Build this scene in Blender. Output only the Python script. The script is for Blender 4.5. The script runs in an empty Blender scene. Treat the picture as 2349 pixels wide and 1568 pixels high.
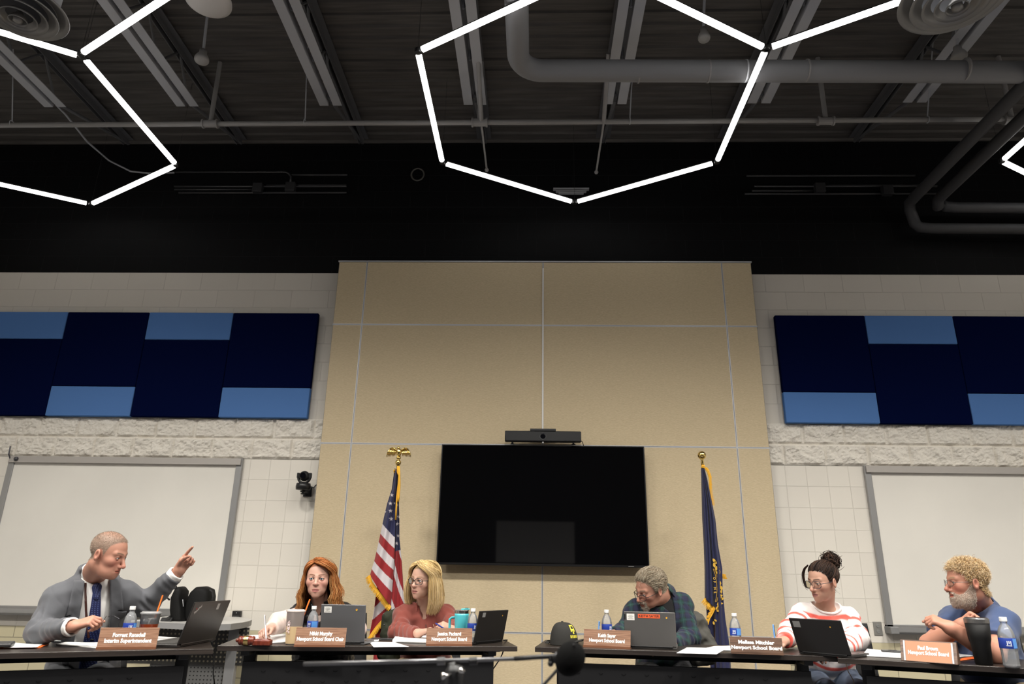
import bpy, math, random
import numpy as np
from mathutils import Vector, Matrix, noise
random.seed(7); RNG = np.random.default_rng(7)
SC = bpy.context.scene
COL = SC.collection
PI = math.pi
# ------------------------------------------------------------------ camera model (also used to place things)
IW, IH, FPX = 2349, 1568, 1622.9
PITCH, YAW, ROLL, CAMZ = 0.3246, -0.0352, 0.0171, 1.115
_cp, _sp = math.cos(PITCH), math.sin(PITCH); _cy, _sy = math.cos(YAW), math.sin(YAW)
FW = np.array([_sy*_cp, _cy*_cp, _sp]); _r = np.array([_cy, -_sy, 0.0]); _u = np.cross(_r, FW)
RT = math.cos(ROLL)*_r + math.sin(ROLL)*_u
UP = -math.sin(ROLL)*_r + math.cos(ROLL)*_u
TT = 0.74                                   # table top height
def ray(px, py):
    return (px-IW/2)/FPX*RT - (py-IH/2)/FPX*UP + FW
def at(px, py, Y):                          # point seen at a pixel, on the plane y = Y
    d = ray(px, py); d = d*(Y/d[1]); return Vector((d[0], d[1], d[2]+CAMZ))
def on(px, py, z=TT):                       # point seen at a pixel, on the plane z
    d = ray(px, py); d = d*((z-CAMZ)/d[2]); return Vector((d[0], d[1], z))
# ------------------------------------------------------------------ materials
MATS = {}
def nodes_of(m):
    m.use_nodes = True
    return m.node_tree.nodes, m.node_tree.links, m.node_tree.nodes['Principled BSDF']
def mat(name, col, rough=0.5, metal=0.0, bump=None, var=None, spec=None, trans=0.0, ior=None, emit=None, coat=0.0, vcol=False, sss=0.0, sheen=0.0, alpha=None):
    if name in MATS: return MATS[name]
    m = bpy.data.materials.new(name); N, L, b = nodes_of(m)
    b.inputs['Base Color'].default_value = (*col, 1); b.inputs['Roughness'].default_value = rough
    b.inputs['Metallic'].default_value = metal
    if spec is not None: b.inputs['Specular IOR Level'].default_value = spec
    if trans: b.inputs['Transmission Weight'].default_value = trans
    if ior: b.inputs['IOR'].default_value = ior
    if coat: b.inputs['Coat Weight'].default_value = coat
    if sheen: b.inputs['Sheen Weight'].default_value = sheen
    if alpha is not None: b.inputs['Alpha'].default_value = alpha
    if emit: b.inputs['Emission Color'].default_value = (*emit[:3], 1); b.inputs['Emission Strength'].default_value = emit[3]
    if sss:
        b.inputs['Subsurface Weight'].default_value = sss
        b.inputs['Subsurface Radius'].default_value = (0.012, 0.005, 0.003); b.inputs['Subsurface Scale'].default_value = 1.0
    tc = N.new('ShaderNodeTexCoord')
    src = None
    if vcol:
        a = N.new('ShaderNodeVertexColor'); a.layer_name = 'Col'; src = a.outputs['Color']
        L.new(src, b.inputs['Base Color'])
    if var:                                  # var = (scale xyz, amount): mild tonal variation of the material itself
        mp = N.new('ShaderNodeMapping'); L.new(tc.outputs['Object'], mp.inputs['Vector']); mp.inputs['Scale'].default_value = var[0]
        n = N.new('ShaderNodeTexNoise'); n.inputs['Scale'].default_value = 1.0; n.inputs['Detail'].default_value = 4; L.new(mp.outputs['Vector'], n.inputs['Vector'])
        mr = N.new('ShaderNodeMapRange'); L.new(n.outputs['Fac'], mr.inputs['Value'])
        mr.inputs['From Min'].default_value = .3; mr.inputs['From Max'].default_value = .7
        mr.inputs['To Min'].default_value = 1-var[1]; mr.inputs['To Max'].default_value = 1+var[1]
        mx = N.new('ShaderNodeMix'); mx.data_type = 'RGBA'; mx.blend_type = 'MULTIPLY'; mx.inputs['Factor'].default_value = 1
        if src: L.new(src, mx.inputs[6])
        else: mx.inputs[6].default_value = (*col, 1)
        cc = N.new('ShaderNodeCombineColor')
        for i in range(3): L.new(mr.outputs['Result'], cc.inputs[i])
        L.new(cc.outputs['Color'], mx.inputs[7]); L.new(mx.outputs[2], b.inputs['Base Color'])
    if bump:                                 # bump = (scale xyz, strength, distance)
        mp = N.new('ShaderNodeMapping'); L.new(tc.outputs['Object'], mp.inputs['Vector']); mp.inputs['Scale'].default_value = bump[0]
        n = N.new('ShaderNodeTexNoise'); n.inputs['Scale'].default_value = 1.0; n.inputs['Detail'].default_value = 5; L.new(mp.outputs['Vector'], n.inputs['Vector'])
        bp = N.new('ShaderNodeBump'); bp.inputs['Strength'].default_value = bump[1]; bp.inputs['Distance'].default_value = bump[2]
        L.new(n.outputs['Fac'], bp.inputs['Height']); L.new(bp.outputs['Normal'], b.inputs['Normal'])
    MATS[name] = m; return m
def thin(name, tint=(1, 1, 1), haze=.0, hazecol=(.8, .8, .8), ior=1.45):
    """thin clear or frosted plastic/glass sheet: transmits straight through, reflects by Fresnel, optional milky part"""
    if name in MATS: return MATS[name]
    m = bpy.data.materials.new(name); m.use_nodes = True; N = m.node_tree.nodes; L = m.node_tree.links; N.remove(N['Principled BSDF']); out = N['Material Output']
    t = N.new('ShaderNodeBsdfTransparent'); t.inputs[0].default_value = (*tint, 1)
    g = N.new('ShaderNodeBsdfGlossy'); g.inputs['Roughness'].default_value = .06
    fr = N.new('ShaderNodeFresnel'); fr.inputs[0].default_value = ior
    src = t.outputs[0]
    if haze:
        d = N.new('ShaderNodeBsdfDiffuse'); d.inputs[0].default_value = (*hazecol, 1); mh = N.new('ShaderNodeMixShader'); mh.inputs[0].default_value = haze
        L.new(t.outputs[0], mh.inputs[1]); L.new(d.outputs[0], mh.inputs[2]); src = mh.outputs[0]
    mx = N.new('ShaderNodeMixShader'); L.new(fr.outputs[0], mx.inputs[0]); L.new(src, mx.inputs[1]); L.new(g.outputs[0], mx.inputs[2]); L.new(mx.outputs[0], out.inputs[0])
    MATS[name] = m; return m
def wood(name, c1, c2, scale=(3, 60, 60), rough=0.45):
    if name in MATS: return MATS[name]
    m = mat(name, c1, rough); N, L, b = nodes_of(m)
    tc = N.new('ShaderNodeTexCoord'); mp = N.new('ShaderNodeMapping'); mp.inputs['Scale'].default_value = scale
    L.new(tc.outputs['Object'], mp.inputs['Vector'])
    n = N.new('ShaderNodeTexNoise'); n.inputs['Scale'].default_value = 1; n.inputs['Detail'].default_value = 6; n.inputs['Distortion'].default_value = .6
    L.new(mp.outputs['Vector'], n.inputs['Vector'])
    cr = N.new('ShaderNodeValToRGB'); cr.color_ramp.elements[0].position = .38; cr.color_ramp.elements[1].position = .62
    cr.color_ramp.elements[0].color = (*c1, 1); cr.color_ramp.elements[1].color = (*c2, 1)
    L.new(n.outputs['Fac'], cr.inputs['Fac']); L.new(cr.outputs['Color'], b.inputs['Base Color'])
    return m
def block(name, col, joint, w, h, z0, offset=0.5, mortar=0.006, rough=0.6, bumpd=0.004, jit=0.02, x0=0.0):
    m = mat(name, col, rough); N, L, b = nodes_of(m)
    tc = N.new('ShaderNodeTexCoord'); sx = N.new('ShaderNodeSeparateXYZ'); L.new(tc.outputs['Object'], sx.inputs[0])
    ax = N.new('ShaderNodeMath'); ax.operation = 'ADD'; ax.inputs[1].default_value = 60*w-x0; L.new(sx.outputs['X'], ax.inputs[0])
    ay = N.new('ShaderNodeMath'); ay.operation = 'ADD'; ay.inputs[1].default_value = 60*h-z0; L.new(sx.outputs['Z'], ay.inputs[0])
    cx = N.new('ShaderNodeCombineXYZ'); L.new(ax.outputs[0], cx.inputs['X']); L.new(ay.outputs[0], cx.inputs['Y'])
    br = N.new('ShaderNodeTexBrick'); L.new(cx.outputs[0], br.inputs['Vector'])
    br.offset = offset; br.inputs['Scale'].default_value = 1; br.inputs['Brick Width'].default_value = w; br.inputs['Row Height'].default_value = h
    br.inputs['Mortar Size'].default_value = mortar; br.inputs['Mortar Smooth'].default_value = .35; br.inputs['Bias'].default_value = 0
    br.inputs['Color1'].default_value = (*[c*(1-jit) for c in col], 1); br.inputs['Color2'].default_value = (*[c*(1+jit) for c in col], 1)
    br.inputs['Mortar'].default_value = (*joint, 1); L.new(br.outputs['Color'], b.inputs['Base Color'])
    n = N.new('ShaderNodeTexNoise'); n.inputs['Scale'].default_value = 90; n.inputs['Detail'].default_value = 4; L.new(tc.outputs['Object'], n.inputs['Vector'])
    ma = N.new('ShaderNodeMath'); ma.operation = 'MULTIPLY_ADD'; ma.inputs[1].default_value = .12; L.new(n.outputs['Fac'], ma.inputs[0])
    inv = N.new('ShaderNodeMath'); inv.operation = 'SUBTRACT'; inv.inputs[0].default_value = 1; L.new(br.outputs['Fac'], inv.inputs[1]); L.new(inv.outputs[0], ma.inputs[2])
    bp = N.new('ShaderNodeBump'); bp.inputs['Strength'].default_value = 1; bp.inputs['Distance'].default_value = bumpd
    L.new(ma.outputs[0], bp.inputs['Height']); L.new(bp.outputs['Normal'], b.inputs['Normal'])
    return m
# ------------------------------------------------------------------ mesh building
class MB:
    def __init__(s): s.v = []; s.f = []; s.m = []; s.mi = 0
    def add(s, vs, fs, M=None):
        o = len(s.v)
        s.v += [tuple(M @ Vector(v)) if M is not None else tuple(v) for v in vs]
        s.f += [tuple(i+o for i in f) for f in fs]; s.m += [s.mi]*len(fs); return s
    def box(s, c, size, M=None, rot=None):
        x, y, z = [a/2 for a in size]
        vs = [Vector((sx*x, sy*y, sz*z)) for sx in (-1, 1) for sy in (-1, 1) for sz in (-1, 1)]
        if rot is not None: vs = [rot @ v for v in vs]
        vs = [v+Vector(c) for v in vs]
        return s.add(vs, [(0, 1, 3, 2), (4, 6, 7, 5), (0, 4, 5, 1), (2, 3, 7, 6), (0, 2, 6, 4), (1, 5, 7, 3)], M)
    def tube(s, pts, r, n=8, M=None, cap=True, closed=False, flat=None, up=None):
        pts = [Vector(p) for p in pts]; k = len(pts)
        rs = r if isinstance(r, (list, tuple)) else [r]*k
        vs = []; prev = None
        for i, p in enumerate(pts):
            if closed: t = pts[(i+1) % k]-pts[i-1]
            else: t = pts[min(i+1, k-1)]-pts[max(i-1, 0)]
            if t.length < 1e-9: t = Vector((0, 0, 1))
            t.normalize()
            if up is not None: a = Vector(up) - t*t.dot(Vector(up))
            elif prev is None:
                a = t.orthogonal()
            else: a = prev - t*prev.dot(t)
            if a.length < 1e-6: a = t.orthogonal()
            a.normalize(); prev = a; b = t.cross(a)
            for j in range(n):
                an = 2*PI*j/n
                vs.append(p + a*math.cos(an)*rs[i] + b*math.sin(an)*rs[i]*(flat if flat else 1))
        fs = []
        for i in range(k if closed else k-1):
            for j in range(n):
                a0 = i*n+j; a1 = i*n+(j+1) % n; i2 = (i+1) % k
                fs.append((a0, a1, i2*n+(j+1) % n, i2*n+j))
        if cap and not closed: fs += [tuple(range(n-1, -1, -1)), tuple((k-1)*n+j for j in range(n))]
        return s.add(vs, fs, M)
    def cyl(s, p0, p1, r0, r1=None, n=16, M=None): return s.tube([p0, p1], [r0, r0 if r1 is None else r1], n, M)
    def lathe(s, prof, c=(0, 0, 0), n=24, M=None, close=True):
        vs = []; fs = []; k = len(prof)
        for r, z in prof:
            for j in range(n):
                a = 2*PI*j/n; vs.append((c[0]+r*math.cos(a), c[1]+r*math.sin(a), c[2]+z))
        for i in range(k-1):
            for j in range(n): fs.append((i*n+j, i*n+(j+1) % n, (i+1)*n+(j+1) % n, (i+1)*n+j))
        if close: fs += [tuple(range(n-1, -1, -1)), tuple((k-1)*n+j for j in range(n))]
        return s.add(vs, fs, M)
    def sphere(s, c, r, n=16, m=10, M=None, sc=(1, 1, 1), rot=None):
        vs = []; fs = []
        for i in range(m+1):
            th = PI*i/m
            for j in range(n):
                a = 2*PI*j/n; v = Vector((math.sin(th)*math.cos(a)*r*sc[0], math.sin(th)*math.sin(a)*r*sc[1], math.cos(th)*r*sc[2]))
                if rot is not None: v = rot @ v
                vs.append(v+Vector(c))
        for i in range(m):
            for j in range(n): fs.append((i*n+j, (i+1)*n+j, (i+1)*n+(j+1) % n, i*n+(j+1) % n))
        return s.add(vs, fs, M)
    def prism(s, poly, h, M=None):          # outline in xy, extruded 0..h in z
        n = len(poly); vs = [(x, y, 0) for x, y in poly]+[(x, y, h) for x, y in poly]
        fs = [tuple(range(n-1, -1, -1)), tuple(range(n, 2*n))]+[(i, (i+1) % n, n+(i+1) % n, n+i) for i in range(n)]
        return s.add(vs, fs, M)
    def grid(s, fn, nu, nv, M=None):
        vs = [fn(i/nu, j/nv) for j in range(nv+1) for i in range(nu+1)]
        fs = [(j*(nu+1)+i, j*(nu+1)+i+1, (j+1)*(nu+1)+i+1, (j+1)*(nu+1)+i) for j in range(nv) for i in range(nu)]
        return s.add(vs, fs, M)
    def build(s, name, mats, parent=None, smooth=False, bevel=0.0, seg=2, solid=0.0, vcol=None, world=False, sub=0):
        me = bpy.data.meshes.new(name)
        me.from_pydata([tuple(v) for v in s.v], [], s.f)
        for m in (mats if isinstance(mats, (list, tuple)) else [mats]): me.materials.append(m)
        if any(s.m): me.polygons.foreach_set('material_index', s.m)
        return finish(me, name, parent, smooth, bevel, seg, solid, vcol, world, sub)
def finish(me, name, parent=None, smooth=False, bevel=0.0, seg=2, solid=0.0, vcol=None, world=False, sub=0):
    me.validate()
    if vcol is not None and len(vcol) == len(me.vertices):
        a = me.color_attributes.new('Col', 'FLOAT_COLOR', 'POINT')
        c = np.ones((len(vcol), 4), np.float32); c[:, :3] = np.asarray(vcol, np.float32); a.data.foreach_set('color', c.ravel())
    if smooth: me.shade_smooth()
    me.update()
    o = bpy.data.objects.new(name, me); COL.objects.link(o)
    if parent is not None:
        o.parent = parent
        if world: o.matrix_parent_inverse = parent.matrix_basis.inverted()
    if solid:
        md = o.modifiers.new('solid', 'SOLIDIFY'); md.thickness = solid; md.offset = 0
    if bevel:
        md = o.modifiers.new('bevel', 'BEVEL'); md.width = bevel; md.segments = seg; md.limit_method = 'ANGLE'; md.angle_limit = math.radians(40)
        if not smooth: 
            me.shade_smooth(); w = o.modifiers.new('wn', 'WEIGHTED_NORMAL'); w.keep_sharp = True
            try: me.set_sharp_from_angle(angle=math.radians(40))
            except Exception: pass
    if sub:
        md = o.modifiers.new('sub', 'SUBSURF'); md.levels = sub; md.render_levels = sub
    return o
def tag(o, label=None, cat=None, group=None, kind=None):
    for k, v in (('label', label), ('category', cat), ('group', group), ('kind', kind)):
        if v: o[k] = v
    return o
def thing(name, label, cat, loc=(0, 0, 0), rz=0.0, group=None):
    o = bpy.data.objects.new(name, None); COL.objects.link(o); o.empty_display_size = .1
    o.location = loc; o.rotation_euler = (0, 0, rz); return tag(o, label, cat, group)
def dup(o, loc, rz, label=None, group=None):
    def rec(a, par):
        c = a.copy(); COL.objects.link(c)
        if par is not None: c.parent = par
        for ch in [x for x in bpy.data.objects if x.parent == a]: rec(ch, c)
        return c
    r = rec(o, None); r.location = loc; r.rotation_euler = (0, 0, rz)
    if label: r['label'] = label
    if group: r['group'] = group
    return r
def text_mesh(s, size, bold=0.0, align='CENTER', depth=0.0, spacing=1.0, width=None):
    cu = bpy.data.curves.new('t', 'FONT'); cu.body = s; cu.size = size; cu.align_x = align; cu.align_y = 'CENTER'
    cu.offset = bold; cu.extrude = depth; cu.space_character = spacing; cu.resolution_u = 3
    o = bpy.data.objects.new('t', cu); COL.objects.link(o)
    bpy.context.view_layer.update()
    me = bpy.data.meshes.new_from_object(o.evaluated_get(bpy.context.evaluated_depsgraph_get()))
    vs = [tuple(v.co) for v in me.vertices]; fs = [tuple(p.vertices) for p in me.polygons]
    bpy.data.objects.remove(o); bpy.data.curves.remove(cu); bpy.data.meshes.remove(me)
    if width and vs:
        w = max(v[0] for v in vs)-min(v[0] for v in vs); k = width/w
        vs = [(v[0]*k, v[1], v[2]) for v in vs]
    return vs, fs
def frame(o, x, y, z):                       # matrix from axes
    M = Matrix.Identity(4)
    for i, a in enumerate((x, y, z)):
        for j in range(3): M[j][i] = a[j]
    M.translation = o; return M
# ------------------------------------------------------------------ implicit surfaces
def smin(a, b, k):
    h = np.clip(.5+.5*(b-a)/k, 0, 1); return b*(1-h)+a*h-k*h*(1-h)
def smax(a, b, k): return -smin(-a, -b, k)
def ell(P, c, r):
    q = P-np.asarray(c, np.float32); r = np.asarray(r, np.float32)
    k0 = np.sqrt(((q/r)**2).sum(1)); k1 = np.sqrt(((q/(r*r))**2).sum(1))+1e-9
    return k0*(k0-1)/k1
def cap(P, a, b, ra, rb=None):
    a = np.asarray(a, np.float32); b = np.asarray(b, np.float32); ba = b-a; pa = P-a
    t = np.clip(pa@ba/max(float(ba@ba), 1e-9), 0, 1); rb = ra if rb is None else rb
    return np.sqrt(((pa-t[:, None]*ba)**2).sum(1))-(ra+(rb-ra)*t)
def nets(fn, lo, hi, h):
    lo = np.asarray(lo, float); hi = np.asarray(hi, float)
    n = np.maximum(((hi-lo)/h).astype(int)+2, 3)
    xs = [lo[i]+h*np.arange(n[i]) for i in range(3)]
    D = np.empty(n, np.float32)
    YZ = np.stack(np.meshgrid(xs[1], xs[2], indexing='ij'), -1).reshape(-1, 2)
    step = max(1, 200000//len(YZ))
    for i in range(0, n[0], step):
        xx = xs[0][i:i+step]
        P = np.empty((len(xx)*len(YZ), 3), np.float32)
        P[:, 0] = np.repeat(xx, len(YZ)); P[:, 1:] = np.tile(YZ, (len(xx), 1))
        D[i:i+step] = fn(P).reshape(len(xx), n[1], n[2])
    S = D < 0
    c = [n[0]-1, n[1]-1, n[2]-1]
    cs = np.zeros(c, np.int8)
    offs = [(a, b, d) for a in (0, 1) for b in (0, 1) for d in (0, 1)]
    for a, b, d in offs: cs += S[a:a+c[0], b:b+c[1], d:d+c[2]]
    act = (cs > 0) & (cs < 8)
    idx = np.argwhere(act)
    if len(idx) == 0: return np.zeros((0, 3)), np.zeros((0, 4), int)
    acc = np.zeros((len(idx), 3)); cnt = np.zeros(len(idx))
    for p in range(8):
        for ax in range(3):
            a = offs[p]
            if a[ax]: continue
            b = list(a); b[ax] = 1
            da = D[tuple((idx+a).T)]; db = D[tuple((idx+b).T)]
            m = (da < 0) != (db < 0)
            t = np.where(m, da/np.where(m, da-db, 1), 0)
            pos = np.tile(np.array(a, float), (len(idx), 1)); pos[:, ax] += t
            acc[m] += pos[m]; cnt[m] += 1
    V = lo+(idx+acc/cnt[:, None])*h
    vid = -np.ones(c, int); vid[tuple(idx.T)] = np.arange(len(idx))
    F = []
    for ax in range(3):
        o1, o2 = [(1, 2), (2, 0), (0, 1)][ax]
        sl = [slice(0, n[k]) for k in range(3)]; sl[ax] = slice(0, n[ax]-1); sl[o1] = slice(1, c[o1]); sl[o2] = slice(1, c[o2])
        s2 = list(sl); s2[ax] = slice(1, n[ax])
        A = S[tuple(sl)]; B = S[tuple(s2)]
        e = np.argwhere(A != B); 
        if len(e) == 0: continue
        base = e.copy(); base[:, o1] += 1; base[:, o2] += 1
        flip = A[tuple(e.T)]
        q = []
        for d1, d2 in ((-1, -1), (0, -1), (0, 0), (-1, 0)):
            k = base.copy(); k[:, o1] += d1; k[:, o2] += d2; q.append(vid[tuple(k.T)])
        q = np.stack(q, 1); q[~flip] = q[~flip][:, ::-1]
        F.append(q)
    return V, np.concatenate(F)
def vnormals(V, F):
    n = np.cross(V[F[:, 2]]-V[F[:, 0]], V[F[:, 3]]-V[F[:, 1]]); N = np.zeros_like(V)
    for i in range(4): np.add.at(N, F[:, i], n)
    return N/(np.linalg.norm(N, axis=1)[:, None]+1e-12)
def np_mesh(name, V, F, mats, parent=None, vcol=None, smooth=True, world=True):
    me = bpy.data.meshes.new(name); me.from_pydata(V.tolist(), [], [tuple(f) for f in F.tolist()])
    me.materials.append(mats)
    return finish(me, name, parent, smooth, vcol=vcol, world=world)
def sdf_part(name, fn, lo, hi, h, m, parent, color=None):
    V, F = nets(fn, lo, hi, h)
    return np_mesh(name, V, F, m, parent, None if color is None else color(V))
# ================================================================== THE ROOM
WY = 7.02                                   # face of the back wall
PY = 6.84                                   # face of the beige feature panel
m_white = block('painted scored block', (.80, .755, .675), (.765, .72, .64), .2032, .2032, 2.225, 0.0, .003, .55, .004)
m_white_dimmed = block('painted running block vignette darkened', (.67, .625, .555), (.635, .59, .525), .4064, .2032, 4.258, .5, .004, .55, .003)  # white paint darkened to imitate vignetting over the upper wall
m_tan = block('tan half height block', (.60, .54, .36), (.35, .31, .22), .4064, .1016, .635, .5, .004, .55, .003)
m_black = block('black painted block', (.0035, .0035, .004), (.009, .009, .010), .4064, .2032, 4.258, .5, .004, .62, .004)
m_black.node_tree.nodes['Principled BSDF'].inputs['Specular IOR Level'].default_value = .12
m_rough = mat('split face block', (.80, .755, .675), .75, bump=((38, 38, 38), .9, .012))
m_floor = mat('grey carpet', (.09, .09, .10), .95, bump=((300, 300, 300), .5, .004), var=((30, 30, 30), .25))
m_side = block('painted side block', (.80, .765, .70), (.62, .59, .53), .4064, .2032, 0, .5, .005, .55, .003)
m_deck = mat('dark painted steel deck', (.072, .065, .060), .7, var=((2, 30, 2), .3))
m_rear = mat('charcoal rear wall', (.02, .02, .022), .8)
XL, XR, YB = -7.4, 7.4, -5.0
DECK = 5.93
w = MB()
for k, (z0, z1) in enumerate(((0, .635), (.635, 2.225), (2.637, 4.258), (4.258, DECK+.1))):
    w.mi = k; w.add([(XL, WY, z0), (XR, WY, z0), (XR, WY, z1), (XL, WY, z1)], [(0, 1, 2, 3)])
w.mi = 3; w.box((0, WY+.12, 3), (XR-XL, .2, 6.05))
wall_back = tag(w.build('wall_back', [m_tan, m_white, m_white_dimmed, m_black]), kind='structure')
# split-face course: real relief, joints every block
def rough_pt(u, v):
    x = XL+u*(XR-XL); z = 2.225+v*(2.637-2.225)
    jz = min(abs(z-2.225), abs(z-2.431), abs(z-2.637)); row = 0 if z < 2.431 else 1
    jx = abs(((x+row*.2032) % .4064)); jx = min(jx, .4064-jx)
    e = min(1, min(jz, jx)/.022); e = e*e*(3-2*e)
    d = .014+.020*noise.fractal(Vector((x*9, z*9, row*5)), .8, 2.1, 4)+.008*noise.noise(Vector((x*40, z*40, 2)))
    return (x, WY-.004-e*max(d+.008, 0.002), z)
tag(MB().grid(rough_pt, 1000, 40).build('trim_1', m_rough, smooth=False), kind='structure')
fl = MB().box((0, (YB+WY)/2, -.05), (XR-XL, WY-YB, .1)); tag(fl.build('floor', m_floor), kind='structure')
def flute(u, v):
    k = v*(WY+.1-YB)/.15; f = k % 1
    z = DECK-.022 if f < .45 else (DECK if .5 < f < .95 else DECK-.011)
    return (XL+u*(XR-XL), YB+v*(WY+.1-YB), z)
c = MB(); ny = int((WY+.1-YB)/.15*20); c.grid(flute, 1, ny); c.box((0, (YB+WY)/2, DECK+.1), (XR-XL, WY-YB+.3, .08))
tag(c.build('ceiling', m_deck), kind='structure')
for nm, x in (('wall_left', XL-.1), ('wall_right', XR+.1)):
    w = MB(); w.box((x, (YB+WY)/2, 3), (.2, WY-YB+.4, 6.1)); tag(w.build(nm, m_side), kind='structure')
tag(MB().box((0, YB-.1, 3), (XR-XL+.4, .2, 6.1)).build('wall_rear', m_rear), kind='structure')
# ---- beige feature wall with aluminium reveals
def woven():
    m = mat('beige woven wall panel', (.46, .385, .265), .8); N, L, b = nodes_of(m)
    tc = N.new('ShaderNodeTexCoord'); mp = N.new('ShaderNodeMapping'); L.new(tc.outputs['Object'], mp.inputs['Vector']); mp.inputs['Scale'].default_value = (42, 42, 420)
    n = N.new('ShaderNodeTexNoise'); n.inputs['Scale'].default_value = 1; n.inputs['Detail'].default_value = 3; L.new(mp.outputs['Vector'], n.inputs['Vector'])
    cr = N.new('ShaderNodeValToRGB'); cr.color_ramp.elements[0].position = .3; cr.color_ramp.elements[1].position = .7
    cr.color_ramp.elements[0].color = (.52, .42, .265, 1); cr.color_ramp.elements[1].color = (.65, .535, .355, 1)
    L.new(n.outputs['Fac'], cr.inputs['Fac']); L.new(cr.outputs['Color'], b.inputs['Base Color'])
    bp = N.new('ShaderNodeBump'); bp.inputs['Strength'].default_value = .4; bp.inputs['Distance'].default_value = .003
    L.new(n.outputs['Fac'], bp.inputs['Height']); L.new(bp.outputs['Normal'], b.inputs['Normal']); return m
m_woven = woven()
m_alu = mat('brushed aluminium', (.56, .57, .60), .45, .35)
m_alud = mat('aluminium channel shadow line', (.10, .10, .11), .4, .6)
PX = [-2.108, -1.80, .074, 1.945, 2.256]; PZ = [0.0, .67, 2.36, 3.60, 4.315]
w = MB(); w.box((.074, (PY+.012+WY)/2, 2.15), (4.36, WY-PY-.012, 4.30)); w.mi = 1
w.box((.074, PY+.02, 4.318), (4.372, .05, .012))
wall_accent = tag(w.build('wall_accent', [m_alud, m_alu]), kind='structure')
for i in range(4):
    for j in range(4):
        g = .008
        x0, x1, z0, z1 = PX[i]+g, PX[i+1]-g, PZ[j]+g, PZ[j+1]-g
        w = MB(); w.box(((x0+x1)/2, PY+.01, (z0+z1)/2), (x1-x0, .02, z1-z0))
        w.build('panel', m_woven, wall_accent)
n = 2
for x in PX[1:4]:
    w = MB()
    for dx in (-.0050, .0050): w.box((x+dx, PY+.009, 2.157), (.0064, .022, 4.30))
    tag(w.build('trim_%d' % n, m_alu), kind='structure'); n += 1
for z in PZ[1:4]:
    w = MB()
    for dz in (-.0050, .0050): w.box((.074, PY+.009, z+dz), (4.362, .021, .0064))
    tag(w.build('trim_%d' % n, m_alu), kind='structure'); n += 1
# ---- acoustic panels
m_navy = mat('navy acoustic felt', (.0022, .0050, .034), 1.0, spec=0.0, bump=((260, 260, 260), .3, .003))
m_sky = mat('light blue acoustic felt', (.098, .215, .50), 1.0, spec=0.0, bump=((260, 260, 260), .3, .003))
def acoustic(x0, x1, z0, z1, m, label):
    o = MB().box(((x0+x1)/2, WY-.05, (z0+z1)/2), (x1-x0-.004, .056, z1-z0-.004)).build('acoustic_panel', m, bevel=.008, seg=3)
    tag(o, label, 'acoustic panel', 'acoustic panels on the block wall')
AL = [-2.30, -3.214, -4.124, -5.01, -5.92]
w4 = ['next to the beige panel', 'second from the beige panel', 'third from the beige panel', 'cut by the photo edge']
for k in range(4):
    x0, x1 = AL[k+1], AL[k]
    if k % 2 == 0:
        acoustic(x0, x1, 2.945, 3.765, m_navy, 'tall navy acoustic panel over light blue, left wall, column %s' % w4[k])
        acoustic(x0, x1, 2.63, 2.945, m_sky, 'light blue acoustic strip at the bottom, left wall, column %s' % w4[k])
    else:
        acoustic(x0, x1, 3.456, 3.765, m_sky, 'light blue acoustic strip at the top, left wall, column %s' % w4[k])
        acoustic(x0, x1, 2.63, 3.456, m_navy, 'tall navy acoustic panel under light blue, left wall, column %s' % w4[k])
AR = [2.475, 3.392, 4.285, 5.19, 6.09]
for k in range(3):
    x0, x1 = AR[k], AR[k+1]
    if k % 2 == 0:
        acoustic(x0, x1, 2.945, 3.765, m_navy, 'tall navy acoustic panel over light blue, right wall, column %s' % w4[k if k < 2 else 3])
        acoustic(x0, x1, 2.63, 2.945, m_sky, 'light blue acoustic strip at the bottom, right wall, column %s' % w4[k if k < 2 else 3])
    else:
        acoustic(x0, x1, 3.456, 3.765, m_sky, 'light blue acoustic strip at the top, right wall, column %s' % w4[k])
        acoustic(x0, x1, 2.63, 3.456, m_navy, 'tall navy acoustic panel under light blue, right wall, column %s' % w4[k])
# ---- whiteboards
m_wb = mat('whiteboard enamel', (.82, .79, .725), .3, var=((1.3, 1.3, 1.3), .04), coat=.2)
m_frame = mat('anodised whiteboard frame', (.40, .40, .40), .4, .7)
m_rail = mat('whiteboard map rail', (.46, .43, .40), .55, .2)
m_dkp = mat('dark grey plastic', (.03, .03, .032), .45)
def whiteboard(x0, x1, z0, z1, label, inner):
    t = thing('whiteboard', label, 'whiteboard', ((x0+x1)/2, WY, z0)); W = x1-x0; H = z1-z0
    MB().box((0, -.014, H/2), (W-.04, .024, H-.02)).build('writing_surface', m_wb, t)
    f = MB()
    for sx in (-1, 1): f.box((sx*(W/2-.03), -.02, H/2), (.06, .036, H))
    f.box((0, -.02, .012), (W, .036, .03)); f.build('frame', m_frame, t, bevel=.004)
    r = MB(); r.box((0, -.03, H-.035), (W-.02, .05, .062)); r.box((0, -.05, H-.066), (W-.02, .018, .008)); mrail = r.build('map_rail', m_rail, t, bevel=.003)
    tr = MB(); tr.box((0, -.06, -.028), (W, .11, .012)); tr.box((0, -.113, -.012), (W, .008, .035)); tr.box((0, -.012, -.03), (W, .02, .05))
    mtray = tr.build('marker_tray', m_frame, t)
    for sx in (-1, 1): MB().box((sx*(W/2-.03), -.06, -.02), (.075, .125, .06)).build('tray_end', mat('grey tray end cap', (.22, .22, .22), .5), mtray, bevel=.006)
    if inner > 0:
        h = MB(); h.tube([(-W/2+.02, -.05, H-.03), (-W/2+.01, -.07, H+.01), (-W/2+.0, -.06, H+.09)], .007); h.sphere((-W/2+.09, -.06, H-.035), .022)
        h.build('rail_hook', m_alud, mrail)
    return t
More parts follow.
